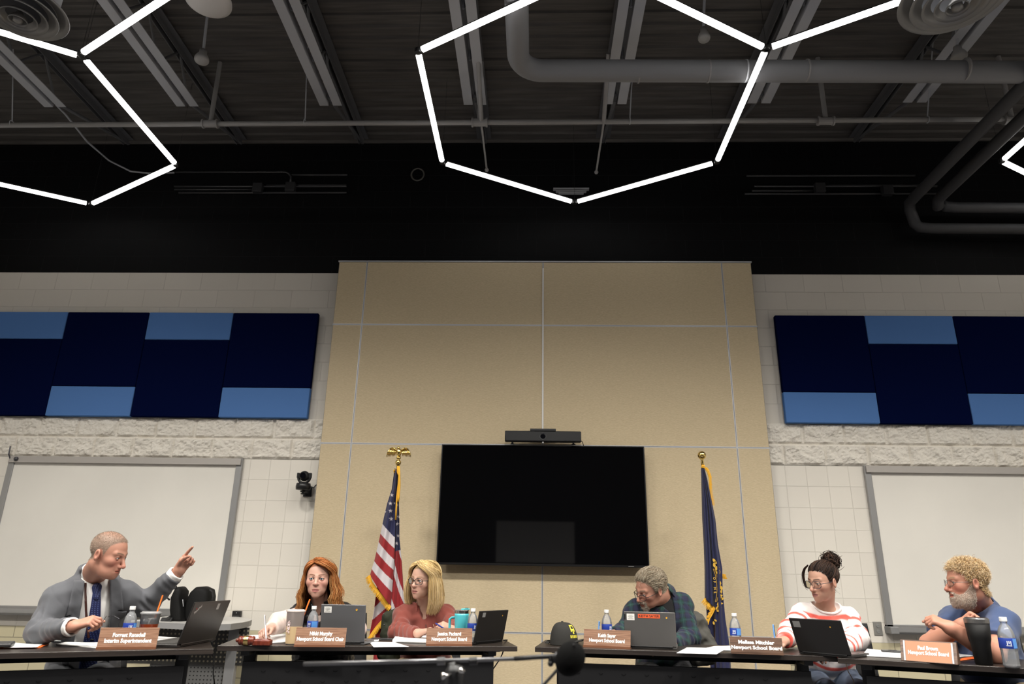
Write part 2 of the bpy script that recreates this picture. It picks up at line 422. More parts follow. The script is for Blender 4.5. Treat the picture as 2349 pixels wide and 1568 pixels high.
whiteboard(-5.30, -2.915, .785, 2.225, 'large whiteboard behind the man in the grey suit', 1)
whiteboard(3.19, 5.60, .765, 2.225, 'large whiteboard behind the bearded man in the blue polo', -1)
def marker(p, col, label, rz=0.1, grp='markers in the whiteboard trays'):
    t = thing('marker', label, 'marker', p, rz, grp)
    MB().cyl((-.05, 0, .009), (.045, 0, .009), .009, n=10).build('barrel', mat('marker barrel', (.75, .74, .72), .4), t, smooth=False)
    MB().cyl((.045, 0, .009), (.075, 0, .009), .0095, n=10).build('cap', mat('marker cap '+str(col), col, .4), t)
for (px_, c_, l_) in ((8, (.5, .02, .05), 'red marker furthest left in the left whiteboard tray'), (28, (.30, .03, .20), 'purple marker in the left whiteboard tray, next to the red pair'),
                      (40, (.35, .02, .15), 'maroon marker in the middle of the left whiteboard tray'), (57, (.8, .10, .03), 'orange red marker in the left whiteboard tray, left of its pair'),
                      (70, (.85, .16, .03), 'bright orange marker nearest the grey suit in the tray')):
    p = at(px_, 1393, WY-.07); marker((p.x, WY-.07, .785-.022), c_, l_)
p = at(2105, 1443, WY-.07); marker((p.x, WY-.07, .765-.022), (.6, .02, .08), 'red marker alone in the right whiteboard tray')
# ---- wall outlets
m_blk = mat('satin black plastic', (.012, .012, .013), .35)
m_plate = mat('stainless outlet plate', (.45, .44, .41), .4, .8)
def outlet(x, z, mm, label, w_=.075, h_=.115):
    t = thing('wall_outlet', label, 'outlet', (x, WY, z))
    MB().box((0, -.005, 0), (w_, .008, h_)).build('cover_plate', mm, t, bevel=.002)
    s = MB()
    for dz in (-.025, .025): s.cyl((0, -.008, dz), (0, -.0125, dz), .016, n=14)
    for dz in (-.025, .025):
        for dx in (-.006, .006): s.box((dx, -.0135, dz+.002), (.002, .004, .008))
    s.build('socket', mat('grey socket face', (.25, .25, .24), .5), t)
outlet(3.122, .755, m_plate, 'steel double outlet on the wall by the right whiteboard corner')
t = thing('wall_outlet', 'black cable outlet box on the wall above the grey desk', 'outlet', (-2.775, WY, .755))
MB().box((0, -.02, .0), (.078, .04, .095)).build('housing', m_blk, t, bevel=.003)
MB().box((0, -.0405, -.018), (.066, .002, .05)).build('port_cover', mat('dark grey cover', (.05, .05, .05), .4), t)
MB().sphere((0, -.041, .03), .004, 8, 6).build('screw', m_alu, t)
# ---- conference camera on the wall beside the feature panel
m_gls = mat('black lens glass', (.004, .004, .006), .05, coat=1.0)
c0 = Vector((-2.235, 6.86, 1.94)); t = thing('conference_camera', 'black pan tilt camera on the block wall left of the feature panel', 'camera', c0)
MB().lathe([(.03, -.035), (.068, -.03), (.072, 0), (.066, .03), (.03, .036)], n=28).build('base', m_blk, t, smooth=True)
a = MB(); a.tube([(.058*math.cos(an), 0, .09+.058*math.sin(an)) for an in np.linspace(PI, 2*PI, 15)], .013, 8)
for sx in (-1, 1): a.box((sx*.058, 0, .105), (.024, .034, .05))
a.build('tilt_arm', m_blk, t, smooth=False, bevel=.003)
MB().sphere((0, 0, .10), .050, 24, 14).build('camera_head', m_blk, t, smooth=True)
MB().cyl((0, -.035, .10), (0, -.053, .10), .03, .028, 20).build('lens', m_gls, t)
b = MB(); b.box((0, .08, -.045), (.05, .16, .012)); b.cyl((0, 0, -.03), (0, 0, -.075), .010); b.cyl((0, 0, -.065), (0, 0, -.072), .018); b.box((0, .15, -.03), (.08, .012, .1)); b.build('bracket', m_blk, t)
MB().tube([(.05, .03, 0), (.09, .04, -.005), (.105, .05, .02), (.12, .1, .04)], .006).build('cable', m_blk, t)
# ---- television and video bar
m_scr = mat('glossy television screen', (.0025, .0025, .003), .03, spec=.5)
m_bez = mat('television bezel', (.010, .010, .011), .3)
tv = thing('television', 'large black wall television in the middle of the beige feature wall', 'television', (.072, PY, 1.24))
hs = MB().box((0, -.10, .55), (1.93, .05, 1.10)).build('housing', m_bez, tv, bevel=.006); MB().box((.80, -.128, .010), (.05, .004, .006)).build('logo_strip', mat('grey logo', (.2, .2, .2), .4), hs)
MB().box((0, -.1262, .556), (1.905, .004, 1.068)).build('screen', m_scr, tv)

MB().box((0, -.04, .55), (.7, .08, .5)).build('wall_mount', m_blk, tv)
vb = thing('video_bar', 'black video conferencing bar standing on top of the television', 'video bar', (.075, 6.69, 2.343))
MB().box((0, 0, .072), (.725, .08, .10)).build('housing', m_blk, vb, bevel=.008)
MB().box((0, -.002, .132), (.245, .086, .022)).build('top_cap', mat('black anodised cap', (.02, .02, .022), .35), vb, bevel=.003)
r = MB(); r.tube([(.03*math.cos(a), -.0415, .070+.03*math.sin(a)) for a in np.linspace(0, 2*PI, 33)[:-1]], .0022, 6, closed=True); r.build('lens_ring', mat('grey lens ring', (.12, .12, .13), .3, .6), vb)
MB().cyl((0, -.040, .07), (0, -.044, .07), .024, .022, 24).build('lens', m_gls, vb)
for sx in (-.29, .29): MB().lathe([(.022, 0), (.016, .004), (.008, .012), (.012, .024)], (sx, 0, 0), 14).build('foot', m_blk, vb)
MB().tube([(.36, 0, .04), (.375, .01, .03), (.385, .02, .004), (.39, .06, -.04)], .004).build('cable', m_blk, vb)
MB().sphere((0, -.03, .012), .008, 10, 6).build('indicator', mat('white indicator lens', (.8, .8, .78), .3), vb)
# cable raceway above the video bar
o = MB().box((.074, PY-.006, 3.36), (.014, .012, 1.76)).build('cable_raceway', mat('white raceway', (.80, .79, .77), .45), bevel=.002)
tag(o, 'thin white cable raceway running up the centre seam above the video bar', 'cable cover')
# ---- projector screen on the rear wall (seen only as a reflection in the television)
t = thing('projector_screen', 'white projector screen on the rear wall, mirrored in the television', 'projector screen', (.02, YB+.12, 1.55))
MB().box((0, 0, .48), (1.95, .02, 1.0)).build('screen_cloth', mat('screen cloth', (.85, .85, .85), .8), t)
MB().box((0, .0, 1.02), (2.1, .09, .09)).build('roller_case', m_blk, t)
# ================================================================== CEILING
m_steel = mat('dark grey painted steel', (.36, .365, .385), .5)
m_stdk = mat('darker grey steel', (.10, .10, .105), .6)  # darker grey for the joists' top chords and webs
m_pipe = mat('grey painted pipe', (.26, .25, .245), .5)
m_insul = mat('pipe insulation jacket', (.19, .19, .20), .6, bump=((6, 40, 40), .2, .01))
m_ins2 = mat('black pipe insulation', (.04, .04, .043), .6)
ORD = ['first', 'second', 'third', 'fourth', 'fifth', 'sixth', 'seventh']
JB = CAMZ+4.36; JX = [-4.76, -3.43, -2.01, -.60, .75, 2.12, 3.58]
for i, x in enumerate(JX):
    t = thing('bar_joist', 'open web steel roof joist, %s from the left, running toward the feature wall' % ORD[i], 'roof joist', (x, 0, JB), 0, 'roof joists across the black ceiling')
    for sx in (-1, 1):
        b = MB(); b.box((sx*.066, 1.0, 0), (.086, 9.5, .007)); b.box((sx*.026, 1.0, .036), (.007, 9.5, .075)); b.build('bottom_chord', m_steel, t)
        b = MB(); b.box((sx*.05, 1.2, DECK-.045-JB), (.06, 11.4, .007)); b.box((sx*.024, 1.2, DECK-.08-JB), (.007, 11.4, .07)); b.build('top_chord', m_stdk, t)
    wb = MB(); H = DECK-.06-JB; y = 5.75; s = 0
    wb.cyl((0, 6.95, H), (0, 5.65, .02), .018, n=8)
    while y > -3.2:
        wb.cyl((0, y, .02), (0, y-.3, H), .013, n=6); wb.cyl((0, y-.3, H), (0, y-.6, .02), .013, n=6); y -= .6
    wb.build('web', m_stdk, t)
# sprinkler main with couplings, risers and hangers
SY, SZ = 5.66, CAMZ+4.10
t = thing('sprinkler_pipe', 'long grey sprinkler pipe crossing the ceiling parallel to the feature wall', 'pipe', (0, SY, SZ))
MB().cyl((-7.3, 0, -.02), (4.45, 0, .0), .024, n=14).build('main_pipe', m_pipe, t, smooth=True)
for q in ((483, 280), (1100, 280), (1895, 281), (2325, 288)):
    p = at(*q, SY); x = p.x
    b = MB(); b.cyl((x-.07, 0, -.01), (x+.07, 0, -.01), .036, n=14); b.cyl((x-.075, 0, -.01), (x-.06, 0, -.01), .044, n=14); b.cyl((x+.06, 0, -.01), (x+.075, 0, -.01), .044, n=14); b.build('coupling', m_pipe, t)
    MB().cyl((x, 0, 0), (x+.0, -.02, DECK-SZ-.03), .022, n=10).build('riser', m_pipe, t)
for q in ((700, 275), (25, 290), (1445, 280), (2130, 284)):
    x = at(*q, SY).x
    h = MB(); h.cyl((x, 0, .02), (x+.03, -.25, DECK-SZ-.05), .006, n=6); h.tube([(x, .03*math.cos(a), .03*math.sin(a)) for a in np.linspace(0, 2*PI, 13)[:-1]], .005, 5, closed=True); h.build('hanger', m_steel, t)
for q, q2 in (((1104, 290), (1113, 385)), ((1385, 285), (1366, 390))):
    x = at(*q, SY).x; y2 = on(*q2, SZ).y - SY
    s = MB(); s.cyl((x, 0, -.02), (x, y2, -.02), .010, n=8); s.sphere((x, y2, -.025), .022, 10, 6); s.cyl((x, 0, -.02), (x, -.55, .3), .02, n=8); s.build('sprinkler_branch', m_pipe, t)
# insulated main
DY, DZ, DR = 4.78, CAMZ+3.95, .088
t = thing('insulated_pipe', 'thick grey insulated pipe with an elbow, above the central hexagon light', 'pipe', (0, 0, DZ))
ex = at(1190, 140, DY).x
b = MB(); path = [(7.3, DY+.12, 0), (3, DY+.04, 0), (ex+.2, DY, 0)]+[(ex+.2-.2*math.sin(a), DY-.2+.2*math.cos(a), 0) for a in np.linspace(.15, PI/2, 9)]+[(ex, 1.0, 0)]
b.tube(path, DR, 24); b.build('jacket', m_insul, t, smooth=True)
for q in (1465, 1625, 1710, 1850, 2215):
    x = at(q, 165, DY+.02).x; bb = MB(); bb.cyl((x-.006, DY+.02, 0), (x+.006, DY+.02, 0), DR+.003, n=28); bb.build('band', m_alu if q == 1710 else m_pipe, t)
# twin black pipes on the right
for k, (x0, ye, zw, lab) in enumerate(((3.97, 6.84, 3.60, 'left of the twin black pipes running to the back wall at right'), (4.20, 6.72, 3.78, 'right of the twin black pipes running to the back wall at right'))):
    z = CAMZ+3.88-.03*k; zw += CAMZ
    pts = [(x0-.05, -1, z), (x0, ye-.15, z), (x0, ye-.05, z-.01), (x0+.02, ye, z-.06), (x0+.05, ye, zw+.05), (x0+.09, ye, zw+.01), (x0+.2, ye, zw), (7.35, ye, zw-.03)]
    tag(MB().tube(pts, .056, 16).build('insulated_pipe', m_ins2, smooth=True), lab, 'pipe', 'twin insulated pipes')
# conduits and boxes on the black wall
m_cond = mat('black painted conduit', (.05, .05, .053), .3, .3)
CONL = [((395, 394), (655, 395)), ((400, 428), (795, 427)), ((400, 436), (585, 433)), ((410, 443), (795, 441)), ((670, 400), (797, 402)), ((610, 427), (795, 423))]
CONR = [((1712, 400), (2100, 406)), ((1730, 424), (2150, 430)), ((1708, 441), (2150, 448)), ((1725, 438), (1870, 437)), ((1890, 424), (2110, 427))]
pos = ['topmost, ending in a bend', 'second down, straight', 'short upper piece', 'lowest, straight', 'short piece past the bend', 'between the two boxes']
for side, lst in (('left', CONL), ('right', CONR)):
    for k, (a, b_) in enumerate(lst):
        A = at(*a, WY-.03); B = at(*b_, WY-.03); A.z = B.z = (A.z+B.z)/2
        pts = [A, B]
        if k == 0 and side == 'left': pts = [A, B, B+Vector((.04, 0, -.02)), B+Vector((.07, 0, -.06)), B+Vector((.075, 0, -.16))]
        tag(MB().tube(pts, .012, 8).build('conduit', m_cond, smooth=True), 'black conduit on the upper wall, %s of the feature wall, %s' % (side, pos[k]), 'conduit', 'conduits on the black wall')
for q, l in (((592, 432), 'black junction box on the left conduit run, farther from the feature wall'), ((667, 430), 'black junction box under the conduit bend, left side'), ((1880, 432), 'black junction box on the right conduit run, nearer the feature wall'), ((2035, 437), 'black junction box on the right conduit run, nearer the twin pipes')):
    p = at(*q, WY-.05); o = MB().box(p, (.11, .07, .11)).build('junction_box', m_cond, bevel=.004); tag(o, l, 'junction box', 'junction boxes on the black wall')
p = at(958, 400, WY-.02); o = MB().tube([(p.x+.072*math.cos(a), WY-.02, p.z+.078*math.sin(a)) for a in np.linspace(0, 2*PI, 41)[:-1]], .009, 6, closed=True).build('ring_collar', mat('dull grey ring', (.10, .095, .085), .5), smooth=True)
tag(o, 'thin round collar on the black wall above the feature panel', 'pipe collar')
cb = [on(x, y, CAMZ+z) for x, y, z in ((60, 170, 4.5), (150, 262, 4.48), (200, 325, 4.45))]+[at(x, y, WY-.05) for x, y in ((250, 368), (300, 393), (340, 397), (400, 396))]
tag(MB().tube(cb, .010, 8).build('ceiling_cable', m_steel, smooth=True), 'sagging dark cable running from the left joist to the wall conduit', 'cable')
g = MB(); p = at(1310, 434, WY-.04); g.box(p, (.40, .05, .012)); g.box(p+Vector((0, 0, -.03)), (.34, .05, .008)); g.box(p+Vector((0, 0, -.05)), (.28, .05, .008))
tag(g.build('wall_bracket', m_steel), 'small grey slotted bracket on the black wall behind the central hexagon light', 'bracket')
# round air diffusers
m_diff = mat('diffuser grey', (.22, .215, .21), .38, .3)
def diffuser(c, R, label):
    t = thing('round_diffuser', label, 'air diffuser', c)
    for k, (r0, z) in enumerate(((1.0, 0), (.80, -.035), (.60, -.06), (.40, -.08), (.20, -.095))):
        b = MB(); r0 *= R
        b.lathe([(r0*.70, .03+z), (r0*.88, .01+z), (r0*.985, z-.012), (r0, z-.006), (r0*.99, z+.002), (r0*.86, .022+z), (r0*.70, .036+z)], n=48, close=False)
        b.build('cone', m_diff, t, smooth=True)
    MB().lathe([(R*.04, -.11), (R*.10, -.105), (R*.10, -.05), (R*.04, .0)], n=20).build('hub', m_diff, t, smooth=True)
    MB().lathe([(R*.72, .02), (R*.72, DECK-c[2])], n=32, close=False).build('neck_duct', m_steel, t, smooth=True)
d1 = on(48, 22, CAMZ+3.75); d2 = on(2190, -8, CAMZ+3.75)
diffuser(d1, .30, 'round stepped air diffuser in the upper left ceiling corner'); diffuser(d2, .345, 'round stepped air diffuser in the upper right ceiling corner')
d3 = on(478, 4, CAMZ+4.0); t = thing('ceiling_speaker', 'pale round ceiling speaker beside the top left light tube', 'speaker', d3)
MB().lathe([(.02, -.03), (.13, -.025), (.165, 0), (.16, .03), (.10, .12), (.05, .16)], n=36).build('speaker_can', mat('pale speaker can', (.5, .48, .46), .5), t, smooth=True)
MB().cyl((0, 0, .15), (0, 0, DECK-d3.z), .012, n=8).build('stem', m_steel, t)
def bell(q, z, r, label):
    c = on(*q, CAMZ+z); t = thing('pendant_sensor', label, 'sensor', c)
    MB().lathe([(.01, -.03), (r*.9, -.028), (r, -.015), (r, .0), (r*.8, .03), (r*.55, .05), (r*.5, .09)], n=28).build('body', mat('sensor grey', (.30, .29, .28), .5), t, smooth=True)
    MB().cyl((0, 0, .08), (.02, -.1, DECK-c.z-.02), .012, n=8).build('stem', m_steel, t)
bell((463, 135), 4.2, .06, 'round grey ceiling sensor on a stem between the first joists, upper left')
bell((2200, 128), 4.2, .062, 'round grey ceiling sensor near the right air diffuser')
bell((1615, 85), 4.3, .05, 'small grey ceiling sensor right of the top of the central hexagon')
# ================================================================== HEXAGON LIGHTS
HS, HZ = 1.523, CAMZ+3.826
E_TUBE = 4.6
m_glow = mat('lit diffuser', (.9, .9, .9), .5, emit=(1.0, .985, .955, E_TUBE))
m_house = mat('black light housing', (.01, .01, .01), .4)
def hexpt(cx, cy, k): a = math.radians(90-60*k); return Vector((cx+HS*math.cos(a), cy+HS*math.sin(a), HZ))
def hexlight(cx, cy, label, edges):
    t = thing('hexagon_light', label, 'pendant light', (cx, cy, HZ), 0, 'hexagon pendant lights')
    O = Vector((cx, cy, HZ)); used = set()
    for e in edges:
        A, B = hexpt(cx, cy, e)-O, hexpt(cx, cy, (e+1) % 6)-O; used |= {e, (e+1) % 6}
        d = (B-A).normalized(); A2, B2 = A+d*.045, B-d*.045; sd = Vector((-d.y, d.x, 0)); up = Vector((0, 0, 1)); r = .0245
        b = MB(); ring = [(r*math.sin(a), -r*math.cos(a)) for a in np.linspace(-1.95, 1.95, 11)]
        vs = [P+sd*s+up*z for P in (A2, B2) for s, z in ring]; n_ = len(ring)
        b.add(vs, [(i, i+1, n_+i+1, n_+i) for i in range(n_-1)]+[tuple(range(n_-1, -1, -1)), tuple(range(n_, 2*n_))]); tube = b.build('light_tube', m_glow, t, smooth=False)
        h = MB(); M = frame((A2+B2)/2+up*.016, d, sd, up); h.box((0, 0, 0), ((B2-A2).length, .036, .018), M); h.build('housing', m_house, tube)
    for k in sorted(used):
        P = hexpt(cx, cy, k)-O
        MB().lathe([(.012, -.022), (.026, -.016), (.026, .02), (.012, .026)], P, 12).build('connector', m_house, t)
        MB().cyl(P+Vector((0, 0, .02)), P+Vector((0, 0, DECK-HZ)), .0016, n=5).build('suspension_wire', mat('steel wire', (.05, .05, .05), .4, .8), t)
HX, HY = .405, 5.163; DX = HS*math.sqrt(3); DYH = HS*1.5
hexlight(HX, HY, 'hexagon pendant light hanging in the middle, in front of the feature wall', range(6))
hexlight(HX-2*DX, HY+.03, 'hexagon pendant light hanging over the left whiteboard', range(6))
hexlight(HX+2*DX+.03, HY, 'hexagon pendant light hanging at the far right edge', range(6))
hexlight(HX+DX/2, HY-DYH, 'nearer hexagon pendant light joined to the central one at its right joint', [0, 1, 2, 3, 4])
hexlight(HX-1.5*DX, HY-DYH, 'nearer hexagon pendant light joined to the left one at its right joint', [0, 1, 2, 3, 4])
for k, (x, y) in enumerate(((HX-DX, HY-2*DYH-.02), (HX+2*DX, HY-2*DYH), (HX-2.5*DX, HY-3*DYH), (HX+.5*DX, HY-3*DYH))):
    hexlight(x, y, 'hexagon pendant light over the audience side, outside the photo, number %s' % ORD[k], range(6))

# ---- added unseen fill lights over the open floor, put in to light the room
def fill_light(x, y, z, watts, k, tilt=0.0):
    t = thing('added_fill_light', 'added black drum fill light above the open floor, outside the photo, number %d' % k, 'fill_light', (x, y, z), 0, 'added drum fill lights over the open floor')
    MB().lathe([(.31, .0), (.32, .0), (.32, .14), (.02, .15)], n=24).build('can', m_house, t, smooth=False)
    MB().cyl((0, 0, .14), (0, 0, DECK-z), .01, n=8).build('stem', m_house, t)
    l = bpy.data.lights.new('fill_lamp', 'SPOT'); l.energy = watts; l.spot_size = math.radians(144); l.spot_blend = 1.0; l.shadow_soft_size = .30; l.color = (1.0, .955, .885)
    o = bpy.data.objects.new('fill_lamp', l); COL.objects.link(o); o.location = (0, 0, -.02); o.rotation_euler = (tilt, 0, 0); o.parent = t
FILL_W = 1000
kk = 0
for y, z, tl in ((3.05, 5.30, .05), (.3, 5.2, .10)):
    for x in (-4.6, -2.3, .1, 2.5, 4.8):
        kk += 1; fill_light(x, y, z, FILL_W, kk, tl)
# ================================================================== TABLES
m_top = wood('dark espresso laminate', (.020, .015, .013), (.036, .028, .023), (2.2, 55, 55), .33)
m_edge = mat('black table edge', (.014, .012, .011), .4)
m_metal = mat('black powder coated steel', (.008, .008, .009), .45)
def dots(name, base, hole, pitch, rad, axes=('X', 'Z'), rough=.5):
    m = mat(name, base, rough); N, L, b = nodes_of(m)
    tc = N.new('ShaderNodeTexCoord'); sx = N.new('ShaderNodeSeparateXYZ'); L.new(tc.outputs['Object'], sx.inputs[0]); sq = []
    for a in axes:
        k = N.new('ShaderNodeMath'); k.operation = 'PINGPONG'; k.inputs[1].default_value = pitch/2; L.new(sx.outputs[a], k.inputs[0])
        p = N.new('ShaderNodeMath'); p.operation = 'POWER'; p.inputs[1].default_value = 2; L.new(k.outputs[0], p.inputs[0]); sq.append(p)
    ad = N.new('ShaderNodeMath'); ad.operation = 'ADD'; L.new(sq[0].outputs[0], ad.inputs[0]); L.new(sq[1].outputs[0], ad.inputs[1])
    lt = N.new('ShaderNodeMath'); lt.operation = 'LESS_THAN'; lt.inputs[1].default_value = rad*rad; L.new(ad.outputs[0], lt.inputs[0])
    mx = N.new('ShaderNodeMix'); mx.data_type = 'RGBA'; mx.inputs[6].default_value = (*base, 1); mx.inputs[7].default_value = (*hole, 1)
    L.new(lt.outputs[0], mx.inputs[0]); L.new(mx.outputs[2], b.inputs['Base Color']); return m
TD = .56
def table(A, B, label, extra=(0, 0)):
    A = Vector(A); B = Vector(B); d = (B-A); Ln = d.length+extra[0]+extra[1]; d.normalize(); A = A-d*extra[0]
    rz = math.atan2(d.y, d.x)
    t = thing('dais_table', label, 'table', (A.x, A.y, 0), rz, 'dark tables in a shallow arc')
    b = MB(); b.box((Ln/2, TD/2, TT-.014), (Ln, TD, .028)); b.build('table_top', m_top, t, bevel=.002)
    p = MB(); p.box((Ln/2, .10, .44), (Ln-.26, .012, .42)); p.build('modesty_panel', m_metal, t, bevel=.002)
    f = MB()
    nh = 9
    for k in range(nh):
        for j, z in enumerate((.60, .545)):
            x = .25+(Ln-.5)*(k+.5*(j % 2))/nh; f.tube([(x-.012, .093, z), (x-.006, .089, z-.006), (x+.006, .089, z-.006), (x+.012, .093, z)], .0014, 4)
    f.build('panel_rivets', mat('black rivet', (.010, .010, .011), .9, spec=.05), t)
    for x in (.14, Ln-.14):
        l = MB(); l.box((x, .28, .37), (.07, .06, .66)); l.box((x, .28, .715), (.09, .46, .02)); l.box((x, .28, .695), (.05, .40, .03)); l.box((x, .28, .018), (.07, .54, .036)); l.build('leg', m_metal, t, bevel=.004)
    r = MB(); r.box((Ln/2, .34, .68), (Ln-.3, .045, .035)); r.build('under_rail', m_metal, t)
    return t
T1 = (on(0, 1497), on(490, 1487)); T2 = (on(499, 1480), on(1187, 1482)); T3 = (on(1227, 1483), on(1921, 1505)); T4 = (on(1921, 1508), on(2349, 1532))
table(*T1, 'dark wood laminate table in front of the man in the grey suit', (.75, 0))
table(*T2, 'dark wood laminate table in front of the two women, red haired and blonde')
table(*T3, 'dark wood laminate table with the black cap on its left end')
table(*T4, 'dark wood laminate table in front of the bearded man', (0, .9))
# ================================================================== GREY DESK BEHIND THE LEFT TABLE
m_gtop = mat('grey laminate', (.52, .51, .49), .35); m_gedge = mat('grey edge band', (.28, .28, .28), .5)
m_perfd = dots('dark perforated steel', (.035, .033, .03), (.30, .27, .19), .034, .008); m_perfl = dots('grey perforated steel', (.20, .20, .195), (.03, .03, .03), .030, .0062)
gd = thing('grey_desk', 'grey side desk with a curved end against the wall, carrying the black backpack', 'desk', (-2.62, 6.35, 0))
O = Vector((-2.62, 6.35, 0))
poly = [on(x, y, .75) for x, y in ((300, 1424), (360, 1427), (440, 1430.5), (500, 1432), (530, 1431), (555, 1428), (572, 1424.5), (578, 1421), (570, 1418.5))]
poly += [Vector((-2.74, 6.93, .75)), Vector((-3.35, 6.93, .75)), Vector((poly[0].x-.05, 6.5, .75))]
pl = [(p.x-O.x, p.y-O.y) for p in poly]
b = MB(); b.prism(pl, .004, Matrix.Translation((0, 0, .75))); b.build('desk_top', m_gtop, gd)
b = MB(); b.prism(pl, .042, Matrix.Translation((0, 0, .707))); b.build('edge_band', m_gedge, gd)
yb = 6.30
xr = at(545, 1460, yb).x-O.x
MB().box((-.50, yb-O.y, .56), (1.18+2*xr-.0, .015, .29)).build('modesty_panel', m_perfd, gd)
MB().box((xr-.03, yb-O.y+.01, .355), (.085, .06, .70)).build('post', m_gedge, gd, bevel=.004)
MB().box((xr-.40, yb-O.y+.03, .30), (.62, .03, .24)).build('lower_panel', m_perfl, gd)
for z in (.13, .045): MB().box((xr-.40, yb-O.y+.03, z), (.62, .03, .075)).build('drawer_front', mat('beige drawer front', (.42, .37, .24), .5), gd, bevel=.003)
# backpack
m_bag = mat('black nylon', (.004, .004, .004), .7, spec=.25, bump=((90, 90, 90), .3, .004)); m_strap = mat('black webbing', (.010, .010, .010), .7)
bpos = on(432, 1433, .754); bpos.y = 6.2; bpos.x = at(440, 1420, 6.2).x
bp = thing('backpack', 'open black backpack standing on the grey desk', 'backpack', (bpos.x, bpos.y, .754))
def bagpt(px_, py_): p = at(px_, py_, 6.2); return Vector((p.x-bpos.x, p.z-.754))
def bag(outline, y0, y1, nm, infl=.03):
    P = [bagpt(*q) for q in outline]; n_ = len(P); c_ = sum(P, Vector((0, 0)))/n_; b = MB(); rings = []
    D_ = y1-y0
    for y, s in ((y0, .70), (y0+D_*.04, .84), (y0+D_*.12, .93), (y0+D_*.28, .99), ((y0+y1)/2, 1.0), (y1-D_*.28, .99), (y1-D_*.12, .93), (y1-D_*.04, .84), (y1, .70)):
        rings.append([(c_.x+(p.x-c_.x)*s, y, max(.001, c_.y+(p.y-c_.y)*s)) for p in P])
    vs = [v for r_ in rings for v in r_]; k = len(rings)
    fs = [(i*n_+j, i*n_+(j+1) % n_, (i+1)*n_+(j+1) % n_, (i+1)*n_+j) for i in range(k-1) for j in range(n_)]+[tuple(range(n_-1, -1, -1)), tuple((k-1)*n_+j for j in range(n_))]
    b.add(vs, fs); return b.build(nm, m_bag, bp, smooth=True)
bag([(404, 1368), (415, 1345), (424, 1344), (430, 1352), (427, 1370), (430, 1400), (432, 1432), (405, 1432), (402, 1400)], -.12, .05, 'front_flap')
bag([(424, 1432), (427, 1395), (432, 1372), (440, 1356), (452, 1345), (468, 1344), (481, 1350), (484, 1366), (480, 1400), (476, 1432)], -.06, .14, 'main_compartment', .06)
b = MB()
b.tube([Vector((bagpt(x, y).x, -.10, bagpt(x, y).y)) for x, y in ((418, 1346), (406, 1350), (400, 1362), (397, 1370), (402, 1374))], .016, 8, flat=.45); b.build('haul_loop', m_strap, bp)
b = MB(); b.tube([Vector((bagpt(x, y).x, 0, bagpt(x, y).y)) for x, y in ((481, 1352), (487, 1356), (489, 1368), (487, 1376), (480, 1379))], .009, 8, flat=.5); b.build('shoulder_strap', m_strap, bp)
b = MB(); b.tube([Vector((bagpt(x, y).x, -.13, max(.012, bagpt(x, y).y))) for x, y in ((408, 1414), (398, 1424), (388, 1428), (386, 1434), (396, 1437), (410, 1432))], .022, 8, flat=.5); b.build('lower_strap', m_strap, bp)
b = MB(); b.tube([Vector((bagpt(x, y).x, -.065, bagpt(x, y).y)) for x, y in ((427, 1374), (428, 1390))], .006, 6); b.build('zip_pull', m_alu, bp)
# ================================================================== CHAIRS
def make_chair(label):
    t = thing('office_chair', label, 'chair', (0, 0, 0), 0, 'black office chairs behind the tables')
    m_mesh = mat('black chair fabric', (.010, .010, .011), .8)
    MB().grid(lambda u, v: ((u-.5)*.48*(1-.12*(2*v-1)**2), -.235+v*.47, .455+.02*math.cos(PI*(v-.4))-.03*(1-(1-abs(2*u-1)**3))*.2), 10, 10).build('seat', m_mesh, t, smooth=True, solid=.06)
    MB().grid(lambda u, v: ((u-.5)*(.44-.06*v), .235+.03*v-.05*(1-(2*u-1)**2)*.6, .53+v*.34), 12, 12).build('backrest', m_mesh, t, smooth=True, solid=.025)
    MB().tube([(0, .12, .42), (0, .27, .44), (0, .285, .60), (0, .27, .75)], .022, 8).build('back_support', m_metal, t, smooth=True)
    MB().cyl((0, 0, .12), (0, 0, .43), .025, n=14).build('column', m_metal, t)
    for k in range(5):
        a = 2*PI*k/5+.3; b = MB(); b.tube([(0, 0, .12), (.16*math.cos(a), .16*math.sin(a), .10), (.29*math.cos(a), .29*math.sin(a), .075)], [.03, .024, .018], 8); bl = b.build('base_leg', m_metal, t, smooth=True)
        b = MB(); b.cyl((.29*math.cos(a)-.02*math.sin(a), .29*math.sin(a)+.02*math.cos(a), .03), (.29*math.cos(a)+.02*math.sin(a), .29*math.sin(a)-.02*math.cos(a), .03), .03, n=14); b.build('caster', m_metal, bl)
    return t
chair0 = None
def chair(x, y, rz, label):
    global chair0
    if chair0 is None: chair0 = make_chair(label); chair0.location = (x, y, 0); chair0.rotation_euler = (0, 0, rz); return chair0
    return dup(chair0, (x, y, 0), rz, label)
# ================================================================== THINGS ON THE TABLES
m_paper = mat('white paper', (.82, .82, .81), .7)
def sheets(corners, label, grp=None, n_=1, m=None, z=TT, curl=0.0, name='paper_sheet', cat='paper', th=.0016):
    P = [on(x, y, z) for x, y in corners]; c_ = sum(P, Vector())/4
    b = MB(); h = th*n_
    def f(u, v):
        p = P[0]*(1-u)*(1-v)+P[1]*u*(1-v)+P[2]*u*v+P[3]*(1-u)*v
        return (p.x, p.y, z+h+.0006+curl*(v**2)*(.5+.5*math.cos(3*u+1)))
    b.grid(f, 8, 8); o = b.build(name, m or m_paper, smooth=True)
    md = o.modifiers.new('solid', 'SOLIDIFY'); md.thickness = h; md.offset = -1
    return tag(o, label, cat, grp)
G = 'loose papers on the tables'
m_or = mat('orange card', (.85, .16, .03), .5)
sheets([(-8, 1487), (92, 1486), (112, 1478), (20, 1478)], 'orange folder under a white sheet at the far left end', None, 3, m_or, name='folder', cat='folder')
